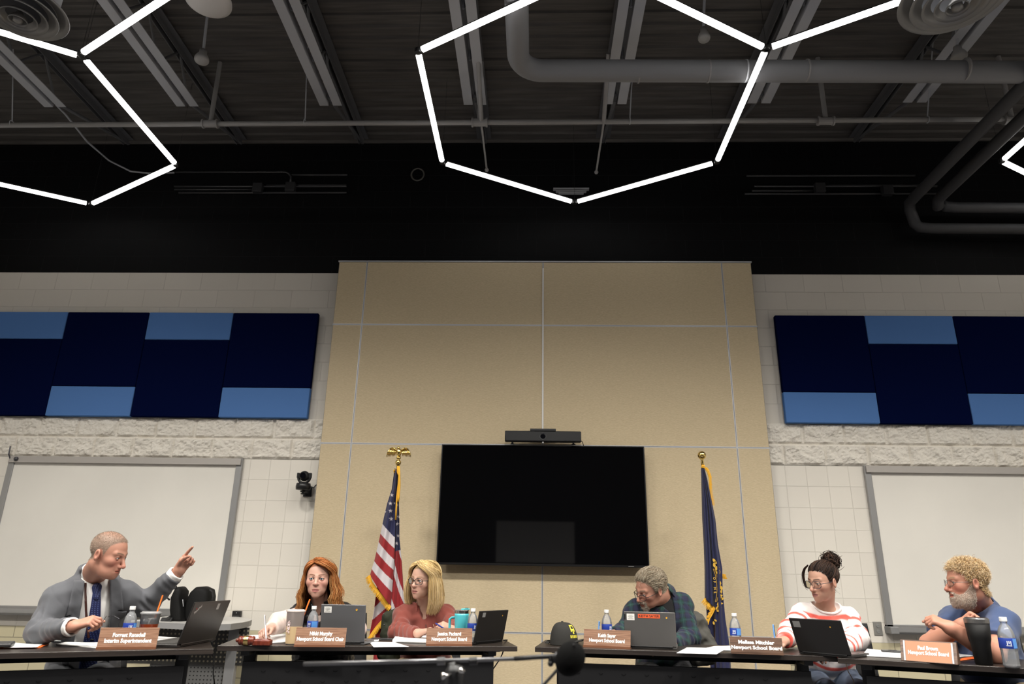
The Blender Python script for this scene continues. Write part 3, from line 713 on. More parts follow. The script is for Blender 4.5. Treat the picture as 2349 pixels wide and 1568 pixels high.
sheets([(8, 1485.5), (84, 1484.5), (100, 1476.5), (34, 1475.5)], 'white sheet lying on the orange folder at the far left', G, 1, z=TT+.006, curl=.004)
sheets([(128, 1478), (222, 1487), (226, 1474), (150, 1474)], 'white sheet in front of the suited man, left of his name plate', G, 2, curl=.003)
sheets([(114, 1470), (170, 1472), (226, 1462), (150, 1462)], 'white papers under the dark phone by the suited man', G, 3, curl=.006)
sheets([(354, 1471), (392, 1474), (420, 1464), (352, 1461)], 'white papers between the iced coffee and the left laptop', G, 3, curl=.004)
sheets([(582, 1477), (656, 1474), (657, 1455), (570, 1459)], 'white note pad under the red haired woman\'s writing hand', G, 4, curl=.002)
sheets([(857, 1484), (938, 1483), (905, 1473), (846, 1472)], 'white sheet lying nearest the table edge before the blonde woman', G, 1, curl=.003)
sheets([(900, 1473.5), (982, 1476), (984, 1460), (910, 1460)], 'thick white paper stack left of the blonde woman\'s name plate', G, 10, curl=.004)
sheets([(1552, 1498), (1644, 1500.5), (1668, 1487), (1576, 1486)], 'white sheets at the table edge between the cap man\'s laptop and the next plate', G, 2, curl=.003)
sheets([(1606, 1489), (1680, 1492), (1686, 1481), (1640, 1483)], 'white sheet tucked behind the other sheets, left of the striped sweater', G, 2, z=TT+.002, curl=.003)
sheets([(1978, 1505), (2068, 1510), (2070, 1497), (1990, 1492)], 'white papers between the right laptop and the copper name plate', G, 5, curl=.006)
sheets([(2196, 1508), (2232, 1506), (2236, 1498), (2200, 1500)], 'white papers between the copper name plate and the black tumbler', G, 4, curl=.003)
sheets([(2200, 1516), (2238, 1511), (2236, 1506), (2206, 1510)], 'orange card beside the copper name plate', None, 2, m_or, name='card', cat='card')
m_phone = mat('black phone glass', (.01, .01, .012), .12)
def slab(q, size, rz, label, cat, m, nm, z=TT, side=None):
    p = on(*q, z); t = thing(nm, label, cat, (p.x, p.y, z), rz)
    MB().box((0, 0, size[2]/2), size).build('case' if side else 'body', side or m, t, bevel=min(size[2]*.4, .006))
    MB().box((0, 0, size[2]+.0006), (size[0]-.008, size[1]-.008, .0012)).build('screen' if side else 'face', m, t)
slab((188, 1467), (.15, .075, .008), .2, 'dark phone lying on the papers before the suited man', 'phone', m_phone, 'phone', TT+.0065, m_blk)
slab((880, 1466.5), (.15, .08, .010), .3, 'black phone beside the chromebook and the blonde woman', 'phone', m_phone, 'phone', TT, m_blk)
slab((850, 1470.5), (.10, .07, .012), .15, 'small white booklet with dark cover by the grey laptop', 'booklet', mat('booklet cover', (.10, .09, .10), .5), 'booklet', TT, m_paper)
slab((2052, 1495), (.14, .075, .009), -.35, 'black phone on the papers beside the copper name plate', 'phone', m_phone, 'phone', TT+.0088, m_blk)
slab((6, 1482), (.09, .14, .02), .5, 'dark case at the far left end of the left table', 'case', m_dkp, 'phone_case', TT+.0085, m_dkp)
# ---- name plates
m_walnut = wood('walnut name plate', (.195, .095, .055), (.33, .185, .115), (6, 90, 130), .45)
m_walnut2 = wood('dark walnut name plate', (.085, .048, .032), (.17, .095, .062), (6, 90, 130), .4)
m_copper = mat('copper coloured plate', (.50, .23, .125), .5)
m_letter = mat('engraved white letters', (.85, .84, .82), .6)
def plate(a, b_, h, lines, label, m, tilt=.20, size=.0275, font_w=None, tent=False):
    A = on(*a); B = on(*b_); d = B-A; W = d.length; d.normalize(); rz = math.atan2(d.y, d.x); c_ = (A+B)/2
    t = thing('name_plate', label, 'name plate', (c_.x, c_.y, TT), rz, 'name plates along the tables')
    R = Matrix.Rotation(-tilt, 4, 'X'); n_ = Matrix.Translation((0, .004, .002))@R
    if tent:
        k = MB(); k.prism([(0, 0), (.075, 0), (.06, h*.97), (.04, h)], W, Matrix(((0, 0, 1, -W/2), (1, 0, 0, 0), (0, 1, 0, 0.001), (0, 0, 0, 1)))); k.build('stand', m_walnut2, t, bevel=.002)
        MB().box((0, -.002, h/2), (W-.05, .003, h-.004), n_).build('plate', m, t)
        for sx in (-1, 1): MB().box((sx*(W/2-.02), -.003, h/2), (.008, .004, h-.004), n_).build('silver_edge', m_alu, t)
    else:
        MB().box((0, 0, h/2), (W, .004, h), n_).build('plate', m, t, bevel=.001)
        f = MB(); f.box((0, .022, .003), (W*.97, .05, .004)); f.box((0, -.001, .006), (W, .006, .012)); f.build('base', m_walnut2 if m is m_walnut2 else mat('walnut edge', (.20, .085, .045), .4), t)
    T = n_ @ Matrix.Translation((0, -.0042 if tent else -.0026, 0)) @ Matrix.Rotation(PI/2, 4, 'X')
    q = MB()
    for s, yy, w_ in lines:
        vs, fs = text_mesh(s, size, bold=.0011, depth=.0004, width=w_*W); q.add(vs, fs, T @ Matrix.Translation((0, yy*h, 0)))
    q.build('lettering', m_letter, t); return t
NB = 'Newport School Board'
PH = .092
plate((220, 1489), (357, 1488), .104, [('Forrest Ransdell', .64, .55), ('Interim Superintendent', .37, .80)], 'walnut name plate in front of the man in the grey suit', m_walnut)
plate((674, 1482.5), (791, 1483.5), .100, [('Nikki Murphy', .67, .45), (NB+' Chair', .38, .93)], 'walnut name plate in front of the red haired woman', m_walnut)
plate((977, 1481), (1083, 1481.5), .098, [('Jessica Packard', .66, .52), (NB, .36, .77)], 'walnut name plate in front of the blonde woman', m_walnut)
plate((1338, 1483), (1446, 1488.5), .100, [('Keith Sayer', .66, .38), (NB, .38, .76)], 'walnut name plate between the cap and the labelled laptop', m_walnut)
plate((1677, 1498), (1798, 1502.5), .088, [('Melissa Mitchler', .68, .69), (NB, .36, .97)], 'dark walnut name plate in front of the woman in the striped sweater', m_walnut2, size=.026)
plate((2067, 1515), (2198, 1525), .105, [('Paul Brown', .66, .36), (NB, .42, .72)], 'copper coloured name plate on a dark stand in front of the bearded man', m_copper, tilt=.32, tent=True)
# ---- laptops: hinge points left and right seen from the front, lid leaning toward the camera or away
def laptop(a, b_, label, top, mcol, lean, size=(.325, .225), deco=None, away=1):
    A = on(*a, TT+.012); B = on(*b_, TT+.012); d = B-A; W = d.length; d.normalize(); rz = math.atan2(d.y, d.x); c_ = (A+B)/2
    t = thing('laptop', label, 'laptop', (c_.x, c_.y, TT), rz); H = top; D = .225
    bs = MB().box((0, D/2, .009), (W, D, .016)).build('base', mcol, t, bevel=.003)
    MB().box((0, D*.42, .0176), (W*.86, D*.42, .0015)).build('keyboard', m_blk, bs)
    M = Matrix.Translation((0, 0, .016)) @ Matrix.Rotation(lean, 4, 'X')
    lid = MB().box((0, 0, H/2), (W, .008, H), M).build('lid', mcol, t, bevel=.003)
    MB().box((0, .0045, H/2), (W*.93, .001, H*.86), M).build('screen', m_scr, lid)
    MB().cyl((-W*.42, 0, .014), (W*.42, 0, .014), .006, n=10).build('hinge', m_blk, t)
    F = M @ Matrix.Translation((0, -.0044, 0)) @ Matrix.Rotation(PI/2, 4, 'X')
    for nm, x, y, w_, h_, m in (deco or []):
        k = MB(); k.box((x*W, y*H, 0), (w_, h_, .0012), F); k.build(nm, m, lid)
    return lid, F, W, H
m_slate = mat('slate grey laptop shell', (.125, .125, .13), .4, .3); m_dkl = mat('dark laptop shell', (.022, .020, .019), .42, .2); m_gl = mat('grey laptop shell', (.13, .125, .12), .4, .5)
m_stk = mat('white asset sticker', (.80, .79, .75), .5); m_stkg = mat('silver asset sticker', (.38, .38, .37), .35, .3); m_lines = mat('sticker print', (.25, .25, .22), .6); m_red = mat('red dot', (.5, .02, .02), .4); m_yel = mat('logo yellow', (.8, .5, .05), .4)
def chrome_logo(t, F, x, y, r=.006):
    b = MB(); b.cyl((x, y, 0), (x, y, .0012), r, n=14, M=F); b.build('logo_disc', m_yel, t)
    b = MB(); b.box((x-r*.2, y+r*.6, .001), (r*1.2, r*.5, .0012), F); b.build('logo_red', m_red, t)
def chrome_text(t, F, x, y, col):
    vs, fs = text_mesh('chrome', .0095); b = MB(); b.add(vs, fs, F @ Matrix.Translation((x, y, .0009))); b.build('logo_text', col, t)
def sticker_print(t, F, x, y, w_, h_):
    b = MB()
    for k in range(4): b.box((x, y+h_*(.28-.18*k), .0009), (w_*(.7 if k % 2 else .5), h_*.05, .0006), F)
    b.build('sticker_print', m_lines, t)
m_lt = mat('dim logo grey', (.14, .14, .14), .5)
t, F, W, H = laptop((406, 1480), (493, 1464.5), 'dark laptop with a slanted silver logo in front of the man in the grey suit', .225, m_dkl, .28, deco=[('sticker', .18, .86, .030, .034, m_stkg)])
b = MB(); vs, fs = text_mesh('ThinkPad', .020, bold=.0008); b.add(vs, fs, F @ Matrix.Translation((-.36*W, H*.82, .0008)) @ Matrix.Rotation(.6, 4, 'Z')); b.build('logo_text', mat('silver logo', (.45, .43, .42), .3, .5), t)
b = MB(); b.cyl((-.40*W, H*.845, 0), (-.40*W, H*.845, .001), .004, n=10, M=F); b.build('logo_dot', m_red, t)
t, F, W, H = laptop((733, 1471.5), (836, 1474), 'slate grey laptop in front of the red haired woman', .208, m_slate, .14, deco=[('sticker', -.345, .86, .045, .034, m_stk)])
chrome_logo(t, F, .30*W, .87*H); chrome_text(t, F, .385*W, .868*H, m_lt); sticker_print(t, F, -.345*W, .86*H, .045, .034)
t, F, W, H = laptop((1086, 1473.5), (1153, 1467), 'near black laptop turned aside at the right end of the blonde woman\'s table', .182, m_dkl, .22, deco=[('sticker', -.34, .87, .030, .027, m_stkg)])
chrome_logo(t, F, .31*W, .82*H, .004)
t, F, W, H = laptop((1434, 1481), (1553, 1485.5), 'grey laptop with an orange name strip in front of the man in plaid', .192, m_gl, .05, deco=[('sticker', -.37, .84, .046, .036, m_stk), ('name_strip', -.01, .875, .130, .022, mat('orange label tape', (.80, .12, .035), .5)), ('hinge_notch', -.485, .84, .008, .03, m_blk)])
vs, fs = text_mesh('KEITH SAYER', .020, bold=.0004, width=.120); b = MB(); b.add(vs, fs, F @ Matrix.Translation((-.01*W, .873*H, .0009))); b.build('strip_lettering', mat('black ink', (.01, .01, .01), .6), t)
chrome_logo(t, F, .33*W, .84*H, .005); chrome_text(t, F, .40*W, .84*H, m_lt); sticker_print(t, F, -.37*W, .84*H, .046, .036)
t, F, W, H = laptop((1833, 1494), (1954, 1504.5), 'black laptop in front of the woman in the striped sweater', .197, m_dkl, .42, deco=[('sticker', -.37, .83, .042, .035, m_stkg)])
chrome_logo(t, F, .27*W, .80*H, .004)
# ---- bottles
m_pet = thin('clear bottle plastic', (.92, .94, .96), .22, (.85, .87, .9), 1.45)
m_water = mat('water', (.96, .98, 1.0), .0, trans=1.0, ior=1.2)
m_capw = mat('white bottle cap', (.86, .86, .85), .4); m_lab = mat('deep blue bottle label', (.015, .045, .30), .4); m_lab2 = mat('sky blue label band', (.10, .30, .72), .4); m_labw = mat('white label print', (.85, .88, .9), .4)
def make_bottle(label):
    t = thing('water_bottle', label, 'bottle', (0, 0, 0), 0, 'water bottles on the tables')
    pr = [(.024, 0), (.031, .004), (.0325, .012)]
    for k in range(9): pr += [(.0325, .014+.006*k), (.0308, .017+.006*k)]
    pr += [(.0325, .070), (.0325, .125), (.0318, .132), (.028, .150), (.021, .166), (.0135, .175), (.0125, .180), (.0125, .184), (.0155, .185), (.0155, .1875), (.0125, .188), (.0125, .194)]
    MB().lathe(pr, n=28).build('bottle_body', m_pet, t, smooth=True)
    MB().lathe([(.0145, .187), (.0152, .190), (.0152, .203), (.0135, .205)], n=24).build('cap', m_capw, t, smooth=False)
    MB().lathe([(.0328, .078), (.0333, .079), (.0333, .119), (.0328, .120)], n=32, close=False).build('label', m_lab, t, smooth=True); lb = next(x for x in bpy.data.objects if x.parent == t and x.name.startswith('label') and 'band' not in x.name)
    for nm, a0, a1, z0, z1, m, rr in (('label_band', .2, 1.35, .080, .118, m_lab2, .0336), ('label_print', -.62, .02, .088, .114, m_labw, .0337)):
        if nm == 'label_print':
            b = MB()
            for k in range(3):
                a_ = a0+.1+.2*k; b.add([(rr*math.cos(a+a_-PI/2), rr*math.sin(a+a_-PI/2), z) for z in (.093+.004*(k % 2), .109) for a in (0, .05, .1)], [(0, 1, 4, 3), (1, 2, 5, 4)])
            b.add([(rr*math.cos(a-PI/2), rr*math.sin(a-PI/2), z) for z in (.0885, .091) for a in np.linspace(a0, a1, 6)], [(i, i+1, 7+i, 6+i) for i in range(5)])
        else:
            b = MB(); b.grid(lambda u, v: (rr*math.cos(a0+(a1-a0)*u-PI/2), rr*math.sin(a0+(a1-a0)*u-PI/2), z0+(z1-z0)*v), 10, 2)
        b.build(nm, m, lb)
    return t
b0 = make_bottle('water bottle with a blue label between the suited man\'s glasses and his iced coffee')
p = on(289, 1482); b0.location = (p.x, p.y, TT); b0.rotation_euler = (0, 0, .9)
for (q, rz, s, lab) in (((713, 1472), -.1, 1, 'water bottle with a blue label left of the slate laptop'), ((1083, 1477), .9, 1, 'water bottle with a blue label between the turquoise mug and the black laptop'),
                     ((1393, 1477), 1.0, 1, 'water bottle with a blue label behind the name plate next to the cap'), ((1690, 1488), -.2, 1, 'water bottle with a blue label standing before the dark blue flag'),
                     ((2322, 1531), -.1, 1.16, 'tall water bottle with a blue label at the far right beside the black tumbler')):
    p = on(*q); o = dup(b0, (p.x, p.y, TT), rz, lab); o.scale = (s, s, s)
# ---- iced drinks
m_clear = thin('clear cup plastic', (.92, .93, .94), .34, (.85, .85, .85), 1.35); m_straw = mat('orange straw', (.90, .20, .03), .4)
m_tea = mat('dark red iced tea', (.20, .035, .012), .15, coat=.3); m_latte = mat('milky iced coffee', (.62, .45, .25), .4)
def cup(q, h, r0, r1, fill, ml, label, straw, frost=None, txt=None):
    p = on(*q); t = thing('iced_drink', label, 'cup', (p.x, p.y, TT), 0)
    mc = frost or m_clear
    MB().lathe([(r0*.9, 0), (r0, .003), (r1, h-.004), (r1+.003, h-.002), (r1+.003, h+.002)], n=36).build('cup', mc, t, smooth=True)
    MB().lathe([(r1+.004, h-.004), (r1+.0045, h+.004), (r1-.003, h+.006), (r1*.9, h+.010), (r1*.3, h+.010)], n=36).build('lid', mc, t, smooth=False)
    rf = r0+(r1-r0)*fill/h
    MB().lathe([(r0*.86, .004), (r0+.0005, .006), (rf+.0005, fill), (.001, fill)], n=36).build('drink', ml, t, smooth=False)
    MB().cyl(*straw, .0042, n=10).build('straw', m_straw, t)
    if txt:
        b = MB(); vs, fs = text_mesh(txt, .028, bold=.0012); R = (r0+r1)/2+.003
        for v in vs: pass
        vs2 = [((R+.004*(v[0]/.1))*math.sin(v[1]/R-.45), -(R+.004*(v[0]/.1))*math.cos(v[1]/R-.45), h*.66-v[0]) for v in vs]; b.add(vs2, fs); b.build('cup_lettering', mat('pale cup print', (.80, .62, .60), .5), t)
    if ml is m_tea:
        rr = random.Random(3); b = MB()
        for k in range(9): a = rr.random()*6.28; b.box((.025*math.cos(a), .025*math.sin(a), fill+.004+.012*rr.random()), (.022, .022, .02), rot=Matrix.Rotation(rr.random()*3, 3, (rr.random(), rr.random(), .3)))
        b.build('ice', thin('ice', (.85, .88, .9), .35, (.85, .87, .9), 1.3), t)
m_frost = thin('frosted cup plastic', (.92, .89, .87), .72, (.88, .80, .75), 1.2)
cup((334, 1480), .168, .041, .051, .112, m_tea, 'clear iced drink with an orange straw in front of the suited man', ((.0, .01, .02), (.035, .03, .262)))
cup((671, 1477), .182, .041, .052, .098, m_latte, 'iced coffee with an orange straw in front of the red haired woman', ((.01, .0, .03), (.070, .02, .248)), m_frost, "DUNKIN'")
# ---- turquoise mug
m_turq = mat('turquoise enamel', (.085, .50, .56), .3, coat=.3); m_sst = mat('stainless steel', (.55, .54, .52), .22, 1.0)
p = on(1057, 1474); t = thing('travel_mug', 'turquoise travel mug with handle and steel rim in front of the blonde woman', 'mug', (p.x, p.y, TT), 0)
MB().lathe([(.036, 0), (.039, .004), (.045, .16), (.0455, .172)], n=36).build('mug_body', m_turq, t, smooth=True)
MB().lathe([(.0458, .172), (.0460, .188), (.043, .190)], n=36).build('steel_rim', m_sst, t, smooth=False)
MB().lathe([(.043, .186), (.042, .192), (.01, .193)], n=30).build('lid', mat('clear grey lid', (.25, .25, .25), .2), t); ml_ = next(x for x in t.children if x.name.startswith('lid'))
b = MB(); b.box((.026, -.01, .198), (.05, .022, .008)); b.box((.005, -.01, .196), (.02, .03, .008)); b.build('flip_tab', m_turq, ml_, bevel=.002)
MB().box((.03, -.002, .2), (.02, .014, .01)).build('lid_hinge', m_blk, ml_)
b = MB(); b.tube([(-.040, 0, .148), (-.062, -.002, .147), (-.074, -.003, .137), (-.074, -.003, .085), (-.066, -.002, .06), (-.038, 0, .045)], .0065, 10, flat=1.3); b.build('handle', m_turq, t, smooth=True)
# ---- black tumbler
p = on(2258, 1524); t = thing('tumbler', 'tall black tumbler with a steel rim in front of the bearded man', 'tumbler', (p.x, p.y, TT), 0)
MB().lathe([(.036, 0), (.040, .004), (.045, .10), (.052, .125), (.057, .20)], n=36).build('tumbler_body', mat('black tumbler paint', (.005, .005, .005), .6, spec=.25), t, smooth=True)
MB().lathe([(.057, .20), (.0585, .203), (.0585, .222), (.055, .226)], n=36).build('steel_rim', mat('dull steel rim', (.20, .195, .19), .35, .8), t, smooth=False)
MB().lathe([(.055, .222), (.053, .229), (.01, .230)], n=30).build('lid', mat('smoke lid', (.05, .05, .05), .2), t)
# ---- gavel and sound block
m_mah = wood('mahogany', (.10, .018, .010), (.17, .035, .018), (60, 60, 20), .25); m_brass = mat('brass', (.72, .52, .20), .25, 1.0)
p = on(560, 1481.0); t = thing('gavel', 'mahogany gavel with a brass band lying on the left centre table', 'gavel', (p.x, p.y+.03, TT+.0265), .05); t.scale = (.84, .84, .84)
X = Matrix.Rotation(PI/2, 4, 'Y')
MB().lathe([(.020, -.052), (.027, -.050), (.029, -.040), (.024, -.034), (.029, -.028), (.031, -.016), (.0305, -.015), (.0305, .015), (.031, .016), (.029, .028), (.024, .034), (.029, .040), (.027, .050), (.020, .052)], n=28, M=X).build('head', m_mah, t, smooth=True)
MB().lathe([(.0312, -.015), (.0316, -.013), (.0316, .013), (.0312, .015)], n=28, M=X, close=False).build('band', m_brass, t, smooth=True)
MB().tube([(-.02, .03, 0), (-.05, .09, -.008), (-.10, .19, -.018)], [.008, .011, .009], 10).build('handle', m_mah, t, smooth=True)
b = MB(); b.sphere((-.062, .0, 0), .013, 12, 8); b.build('end_knob', m_mah, t, smooth=True)
p = on(601, 1480.0); t = thing('sound_block', 'mahogany sound block beside the gavel', 'sound block', (p.x, p.y, TT), .05)
b = MB(); b.box((0, 0, .016), (.100, .06, .030)); b.build('block', m_mah, t, bevel=.006, seg=3)
MB().box((0, 0, .033), (.08, .045, .006)).build('strike_plate', m_mah, t, bevel=.003)
# ---- cap
m_capk = mat('black cap twill', (.016, .015, .013), .85, bump=((300, 300, 300), .3, .002)); m_yth = mat('yellow embroidery', (.70, .58, .05), .7)
p = on(1291, 1480.5); t = thing('baseball_cap', 'black baseball cap with yellow embroidery on the table end', 'cap', (p.x, p.y+.07, TT), -.35)
b = MB(); b.grid(lambda u, v: ((.088+.012*math.cos(2*PI*u))*math.cos(2*PI*u)*math.cos(v*PI/2)**.62, .082*math.sin(2*PI*u)*math.cos(v*PI/2)**.62, .004+.128*math.sin(v*PI/2)), 40, 14); b.build('crown', m_capk, t, smooth=True)
MB().sphere((0, 0, .133), .008, 10, 6, sc=(1, 1, .6)).build('top_button', m_capk, t)
b = MB(); b.grid(lambda u, v: (.082+(.085*v)*(1-(2*u-1)**2*.55)-.02*(2*u-1)**2, (u-.5)*.165, .012+.018*math.sin(v*1.4)-.02*(2*u-1)**2+.012), 16, 6); b.build('bill', m_capk, t, smooth=True, solid=.005)
b = MB(); b.tube([(-.07, -.045, .012), (-.098, -.03, .014), (-.104, 0, .015), (-.098, .03, .014), (-.07, .045, .012)], .010, 8, flat=.3); b.build('back_strap', m_capk, t)
def on_cap(u, v, k=1.012): return Vector(((.088+.012*math.cos(2*PI*u))*math.cos(2*PI*u)*math.cos(v*PI/2)**.62*k, .082*math.sin(2*PI*u)*math.cos(v*PI/2)**.62*k, .004+.128*math.sin(v*PI/2)*k))
e = MB()
for (u0, u1, v0, v1) in ((-.10, -.086, .40, .66), (-.045, -.031, .40, .66), (-.10, -.031, .62, .68), (-.086, -.045, .44, .50), (-.075, -.055, .33, .44)):
    e.grid(lambda a, b_: on_cap(u0+(u1-u0)*a, v0+(v1-v0)*b_), 4, 4)
for k in range(5): e.grid(lambda a, b_: on_cap(-.115+.022*k+.014*a, .20+.09*b_), 3, 3)
e.build('embroidery', m_yth, t)
# ---- pens
m_penb = mat('pale blue pen', (.16, .36, .75), .35); m_penw = mat('pearl pen', (.62, .55, .58), .3); m_pend = mat('dark blue pen', (.02, .04, .25), .35)
def pen(tip, end, m, label):
    tip = Vector(tip); end = Vector(end); t = thing('pen', label, 'pen', tip)
    d = end-tip; L = d.length
    MB().tube([(0, 0, 0), d*.10, d*.12, d*.97, d], [.001, .0035, .0045, .0045, .003], 10).build('barrel', m, t)
    MB().tube([d*.62+Vector((.005, -.004, 0)), d*.97+Vector((.005, -.004, 0))], .0014, 6).build('clip', m_sst, t)
# ---- microphone on a boom in the foreground
MY = 1.75
m_foam = mat('black microphone foam', (.004, .004, .004), 1.0, spec=.1, bump=((500, 500, 500), .6, .004)); m_boom = mat('dark chrome boom', (.16, .16, .165), .3, .8)
mc = at(1308, 1510, MY); base = at(1042, 1556, MY)
t = thing('microphone_stand', 'black boom stand with clamp in the foreground below the tables', 'microphone stand', (base.x, MY, 0))
def rel(px_, py_, dy=0): p = at(px_, py_, MY+dy); return Vector((p.x-base.x, p.y-MY, p.z))
b = MB(); b.tube([rel(697, 1522), rel(900, 1517), rel(1190, 1510)], .0045, 10); b.build('boom_tube', m_boom, t, smooth=True)
b = MB(); b.tube([rel(1180, 1510), rel(1285, 1503)], .0052, 10); b.build('boom_extension', m_metal, t, smooth=True)
for x in (1012, 1086):
    b = MB(); a_, c_ = rel(x-9, 1516), rel(x+9, 1515); b.cyl(a_, c_, .0085, n=12); b.build('boom_collar', m_boom if x < 1050 else m_metal, t)
b = MB(); b.lathe([(.014, -.03), (.02, -.02), (.021, .012), (.014, .025)], rel(1042, 1552), 18); b.cyl(rel(1042, 1545), rel(1036, 1518), .010, n=10); b.build('clamp', m_metal, t, smooth=True)
for q, q2 in (((1034, 1547), (1014, 1550)), ((1048, 1543), (1061, 1535))):
    b = MB(); A = rel(*q, -.02); B = rel(*q2, -.03); b.tube([A, A.lerp(B, .5), B], [.003, .004, .008], 8); b.build('wing_knob', m_sst, t, smooth=True)
b = MB(); P = rel(1042, 1560); b.cyl((P.x, 0, .02), (P.x, 0, P.z), .0085, n=12); b.build('upright', m_metal, t)
b = MB()
for k in range(3):
    a = 2*PI*k/3+.4; b.tube([(P.x, 0, .22), (P.x+.30*math.cos(a), .30*math.sin(a), .012)], .007, 8)
b.build('tripod_feet', m_metal, t)
t2 = thing('microphone', 'black foam covered microphone at the end of the boom', 'microphone', mc)
def mr(px_, py_, dy=0): p = at(px_, py_, MY+dy); return p-mc
MB().sphere((0, 0, 0), .034, 24, 16, sc=(.98, 1.1, 1.12), rot=Matrix.Rotation(.5, 3, 'Y')).build('foam_windscreen', m_foam, t2, smooth=True)
b = MB(); b.tube([mr(1292, 1497), mr(1278, 1505), mr(1270, 1512)], .010, 10); b.build('handle', m_metal, t2, smooth=True)
b = MB(); b.tube([mr(1268, 1500), mr(1272, 1515), mr(1288, 1520)], .006, 8); b.tube([mr(1262, 1503), mr(1263, 1520)], .005, 8); b.sphere(mr(1263, 1521), .007, 8, 6); b.build('shock_mount', m_metal, t2, smooth=True)
b = MB(); b.tube([mr(1282, 1512, .02), mr(1290, 1490, .02), mr(1300, 1474, .02), mr(1312, 1474, .0), mr(1318, 1480, -.03)], .0022, 6); b.build('wire_loop', m_metal, t2)
b = MB(); b.tube([mr(1292, 1520), mr(1270, 1545), mr(1245, 1572), mr(1215, 1605)], .0035, 8); b.build('support_arm', m_metal, t2)
# ---- power cables hanging from tables
def cable(pts, r, label, m=m_metal):
    tag(MB().tube(pts, r, 8).build('power_cable', m, smooth=True), label, 'cable', 'power cables under the tables')
cable([at(1155, 1468, 4.83), at(1160, 1474, 4.80)+Vector((.0, .25, .0)), at(1152, 1500, 5.1), at(1146, 1512, 5.1), at(1127, 1540, 5.1), at(1130, 1560, 5.1), at(1128, 1600, 5.1)], .004, 'black cable from the turned aside laptop hanging behind the table end')
cable([at(486, 1472, 4.44), at(487, 1495, 4.8), at(491, 1520, 4.8), at(489, 1545, 4.8), at(494, 1580, 4.8)], .004, 'black cable hanging in front of the grey desk panel')
cable([at(1940, 1520, 4.62), at(1946, 1540, 4.62), at(1958, 1560, 4.62), at(1962, 1590, 4.62)], .0025, 'thin pale cable hanging under the joint of the two right tables', mat('beige wire', (.35, .25, .15), .5))
# ================================================================== FLAGS
m_gold = mat('polished gold', (.80, .58, .20), .16, 1.0); m_fringe = mat('gold fringe', (.85, .45, .03), .7, bump=((500, 500, 120), .6, .006)); m_pole = mat('dark oak flagpole', (.10, .05, .025), .4)
m_flag = mat('flag cloth', (1, 1, 1), .75, vcol=True, sheen=.1, bump=((35, 35, 9), .25, .01))
NAVY = (.010, .012, .060); REDC = (.27, .009, .013); WHT = (.56, .52, .54)
FY = 6.15
def flag_pole(topq, label, x_base, finial):
    top = at(*topq, FY); t = thing('flag', label, 'flag', (top.x, FY, 0), 0, 'flags on floor stands')
    MB().cyl((0, 0, .05), (0, 0, top.z), .0125, n=14).build('pole', m_pole, t, smooth=True)
    MB().lathe([(.14, 0), (.15, .01), (.14, .03), (.05, .05), (.03, .09), (.018, .11)], n=32).build('floor_stand', m_gold, t, smooth=True)
    return t, top
def star_mask(u, v, cx, cy, r):
    x = (u-cx)/r; y = -(v-cy)/r; a = math.atan2(x, y); d = math.hypot(x, y)
    a = abs((a+PI/5) % (2*PI/5)-PI/5); k = .382
    return d*math.cos(a) < 1e9 and d <= k*math.sin(PI*.8-.0)/max(1e-6, math.sin(PI*.8-a) if False else (math.sin(a)*(math.cos(PI/5)*1-k)/(math.sin(PI/5)*k)*k+k*math.cos(a)*math.sin(PI/5)/math.sin(PI/5))) if False else d*(math.cos(a)*k*math.sin(PI/5)+math.sin(a)*(1-k*math.cos(PI/5))) <= k*math.sin(PI/5)
def interp(rows, y):
    if y <= rows[0][0]: return rows[0][1]
    for (a, b), (c_, d) in zip(rows, rows[1:]):
        if y <= c_: return b+(d-b)*(y-a)/(c_-a)
    return rows[-1][1]
def cloth(fl, top, nm, left, right, y0, y1, yfun, colfun, nu, nv, dy, m=m_flag):
    """a hanging sheet of cloth: left/right edges by height, with folds in depth"""
    vs = []; cols = []
    for j in range(nv+1):
        for i in range(nu+1):
            u = i/nu; yy = y0(u)+(y1(u)-y0(u))*j/nv
            x = interp(left, yy)+(interp(right, yy)-interp(left, yy))*u
            p = at(x, yy, FY); off = dy+yfun(u, (yy-1070)/400.)
            q = at(x, yy, FY+off)
            vs.append((q.x-top.x, off, q.z)); cols.append(colfun(u, x, yy))
    fs = [(j*(nu+1)+i, j*(nu+1)+i+1, (j+1)*(nu+1)+i+1, (j+1)*(nu+1)+i) for j in range(nv) for i in range(nu)]
    b = MB(); b.add(vs, fs)
    return b.build(nm, m, fl, smooth=True, vcol=cols, solid=.0025)
us, top = flag_pole((913, 1066), 'red and white striped flag with white stars and gold fringe left of the television', 0, 'eagle')
L = [(1070, 906), (1121, 899), (1155, 888), (1190, 880), (1235, 870.6), (1281, 860), (1318, 849), (1400, 835)]
C = [(1070, 913), (1155, 909), (1190, 907), (1281, 904.5), (1318, 902), (1400, 896)]
Rr = [(1070, 917), (1155, 915), (1190, 916), (1235, 916), (1281, 921), (1318, 923.5), (1367, 926.5), (1420, 930)]
STL = [(930, 1154, 5.2), (917-18, 1135, 4.5), (895.5, 1154, 5.0), (896, 1171, 5.0), (897, 1189.5, 5.5), (883.5, 1173, 3.5), (905, 1153.5, 3.2)]
def uscol_left(u, x, y):
    nb = 1201+(1232-1201)*u
    if y < nb:
        for cx, cy, r in STL:
            if star_mask(x, y, cx, cy, r): return WHT
        return NAVY
    k = [a+(b-a)*u for a, b in ((1201, 1232), (1223, 1257.5), (1242.5, 1283), (1264.5, 1307), (1286, 1331), (1304, 1358), (1330, 1395))]
    i = sum(1 for q in k if y >= q); return WHT if i % 2 == 1 else REDC
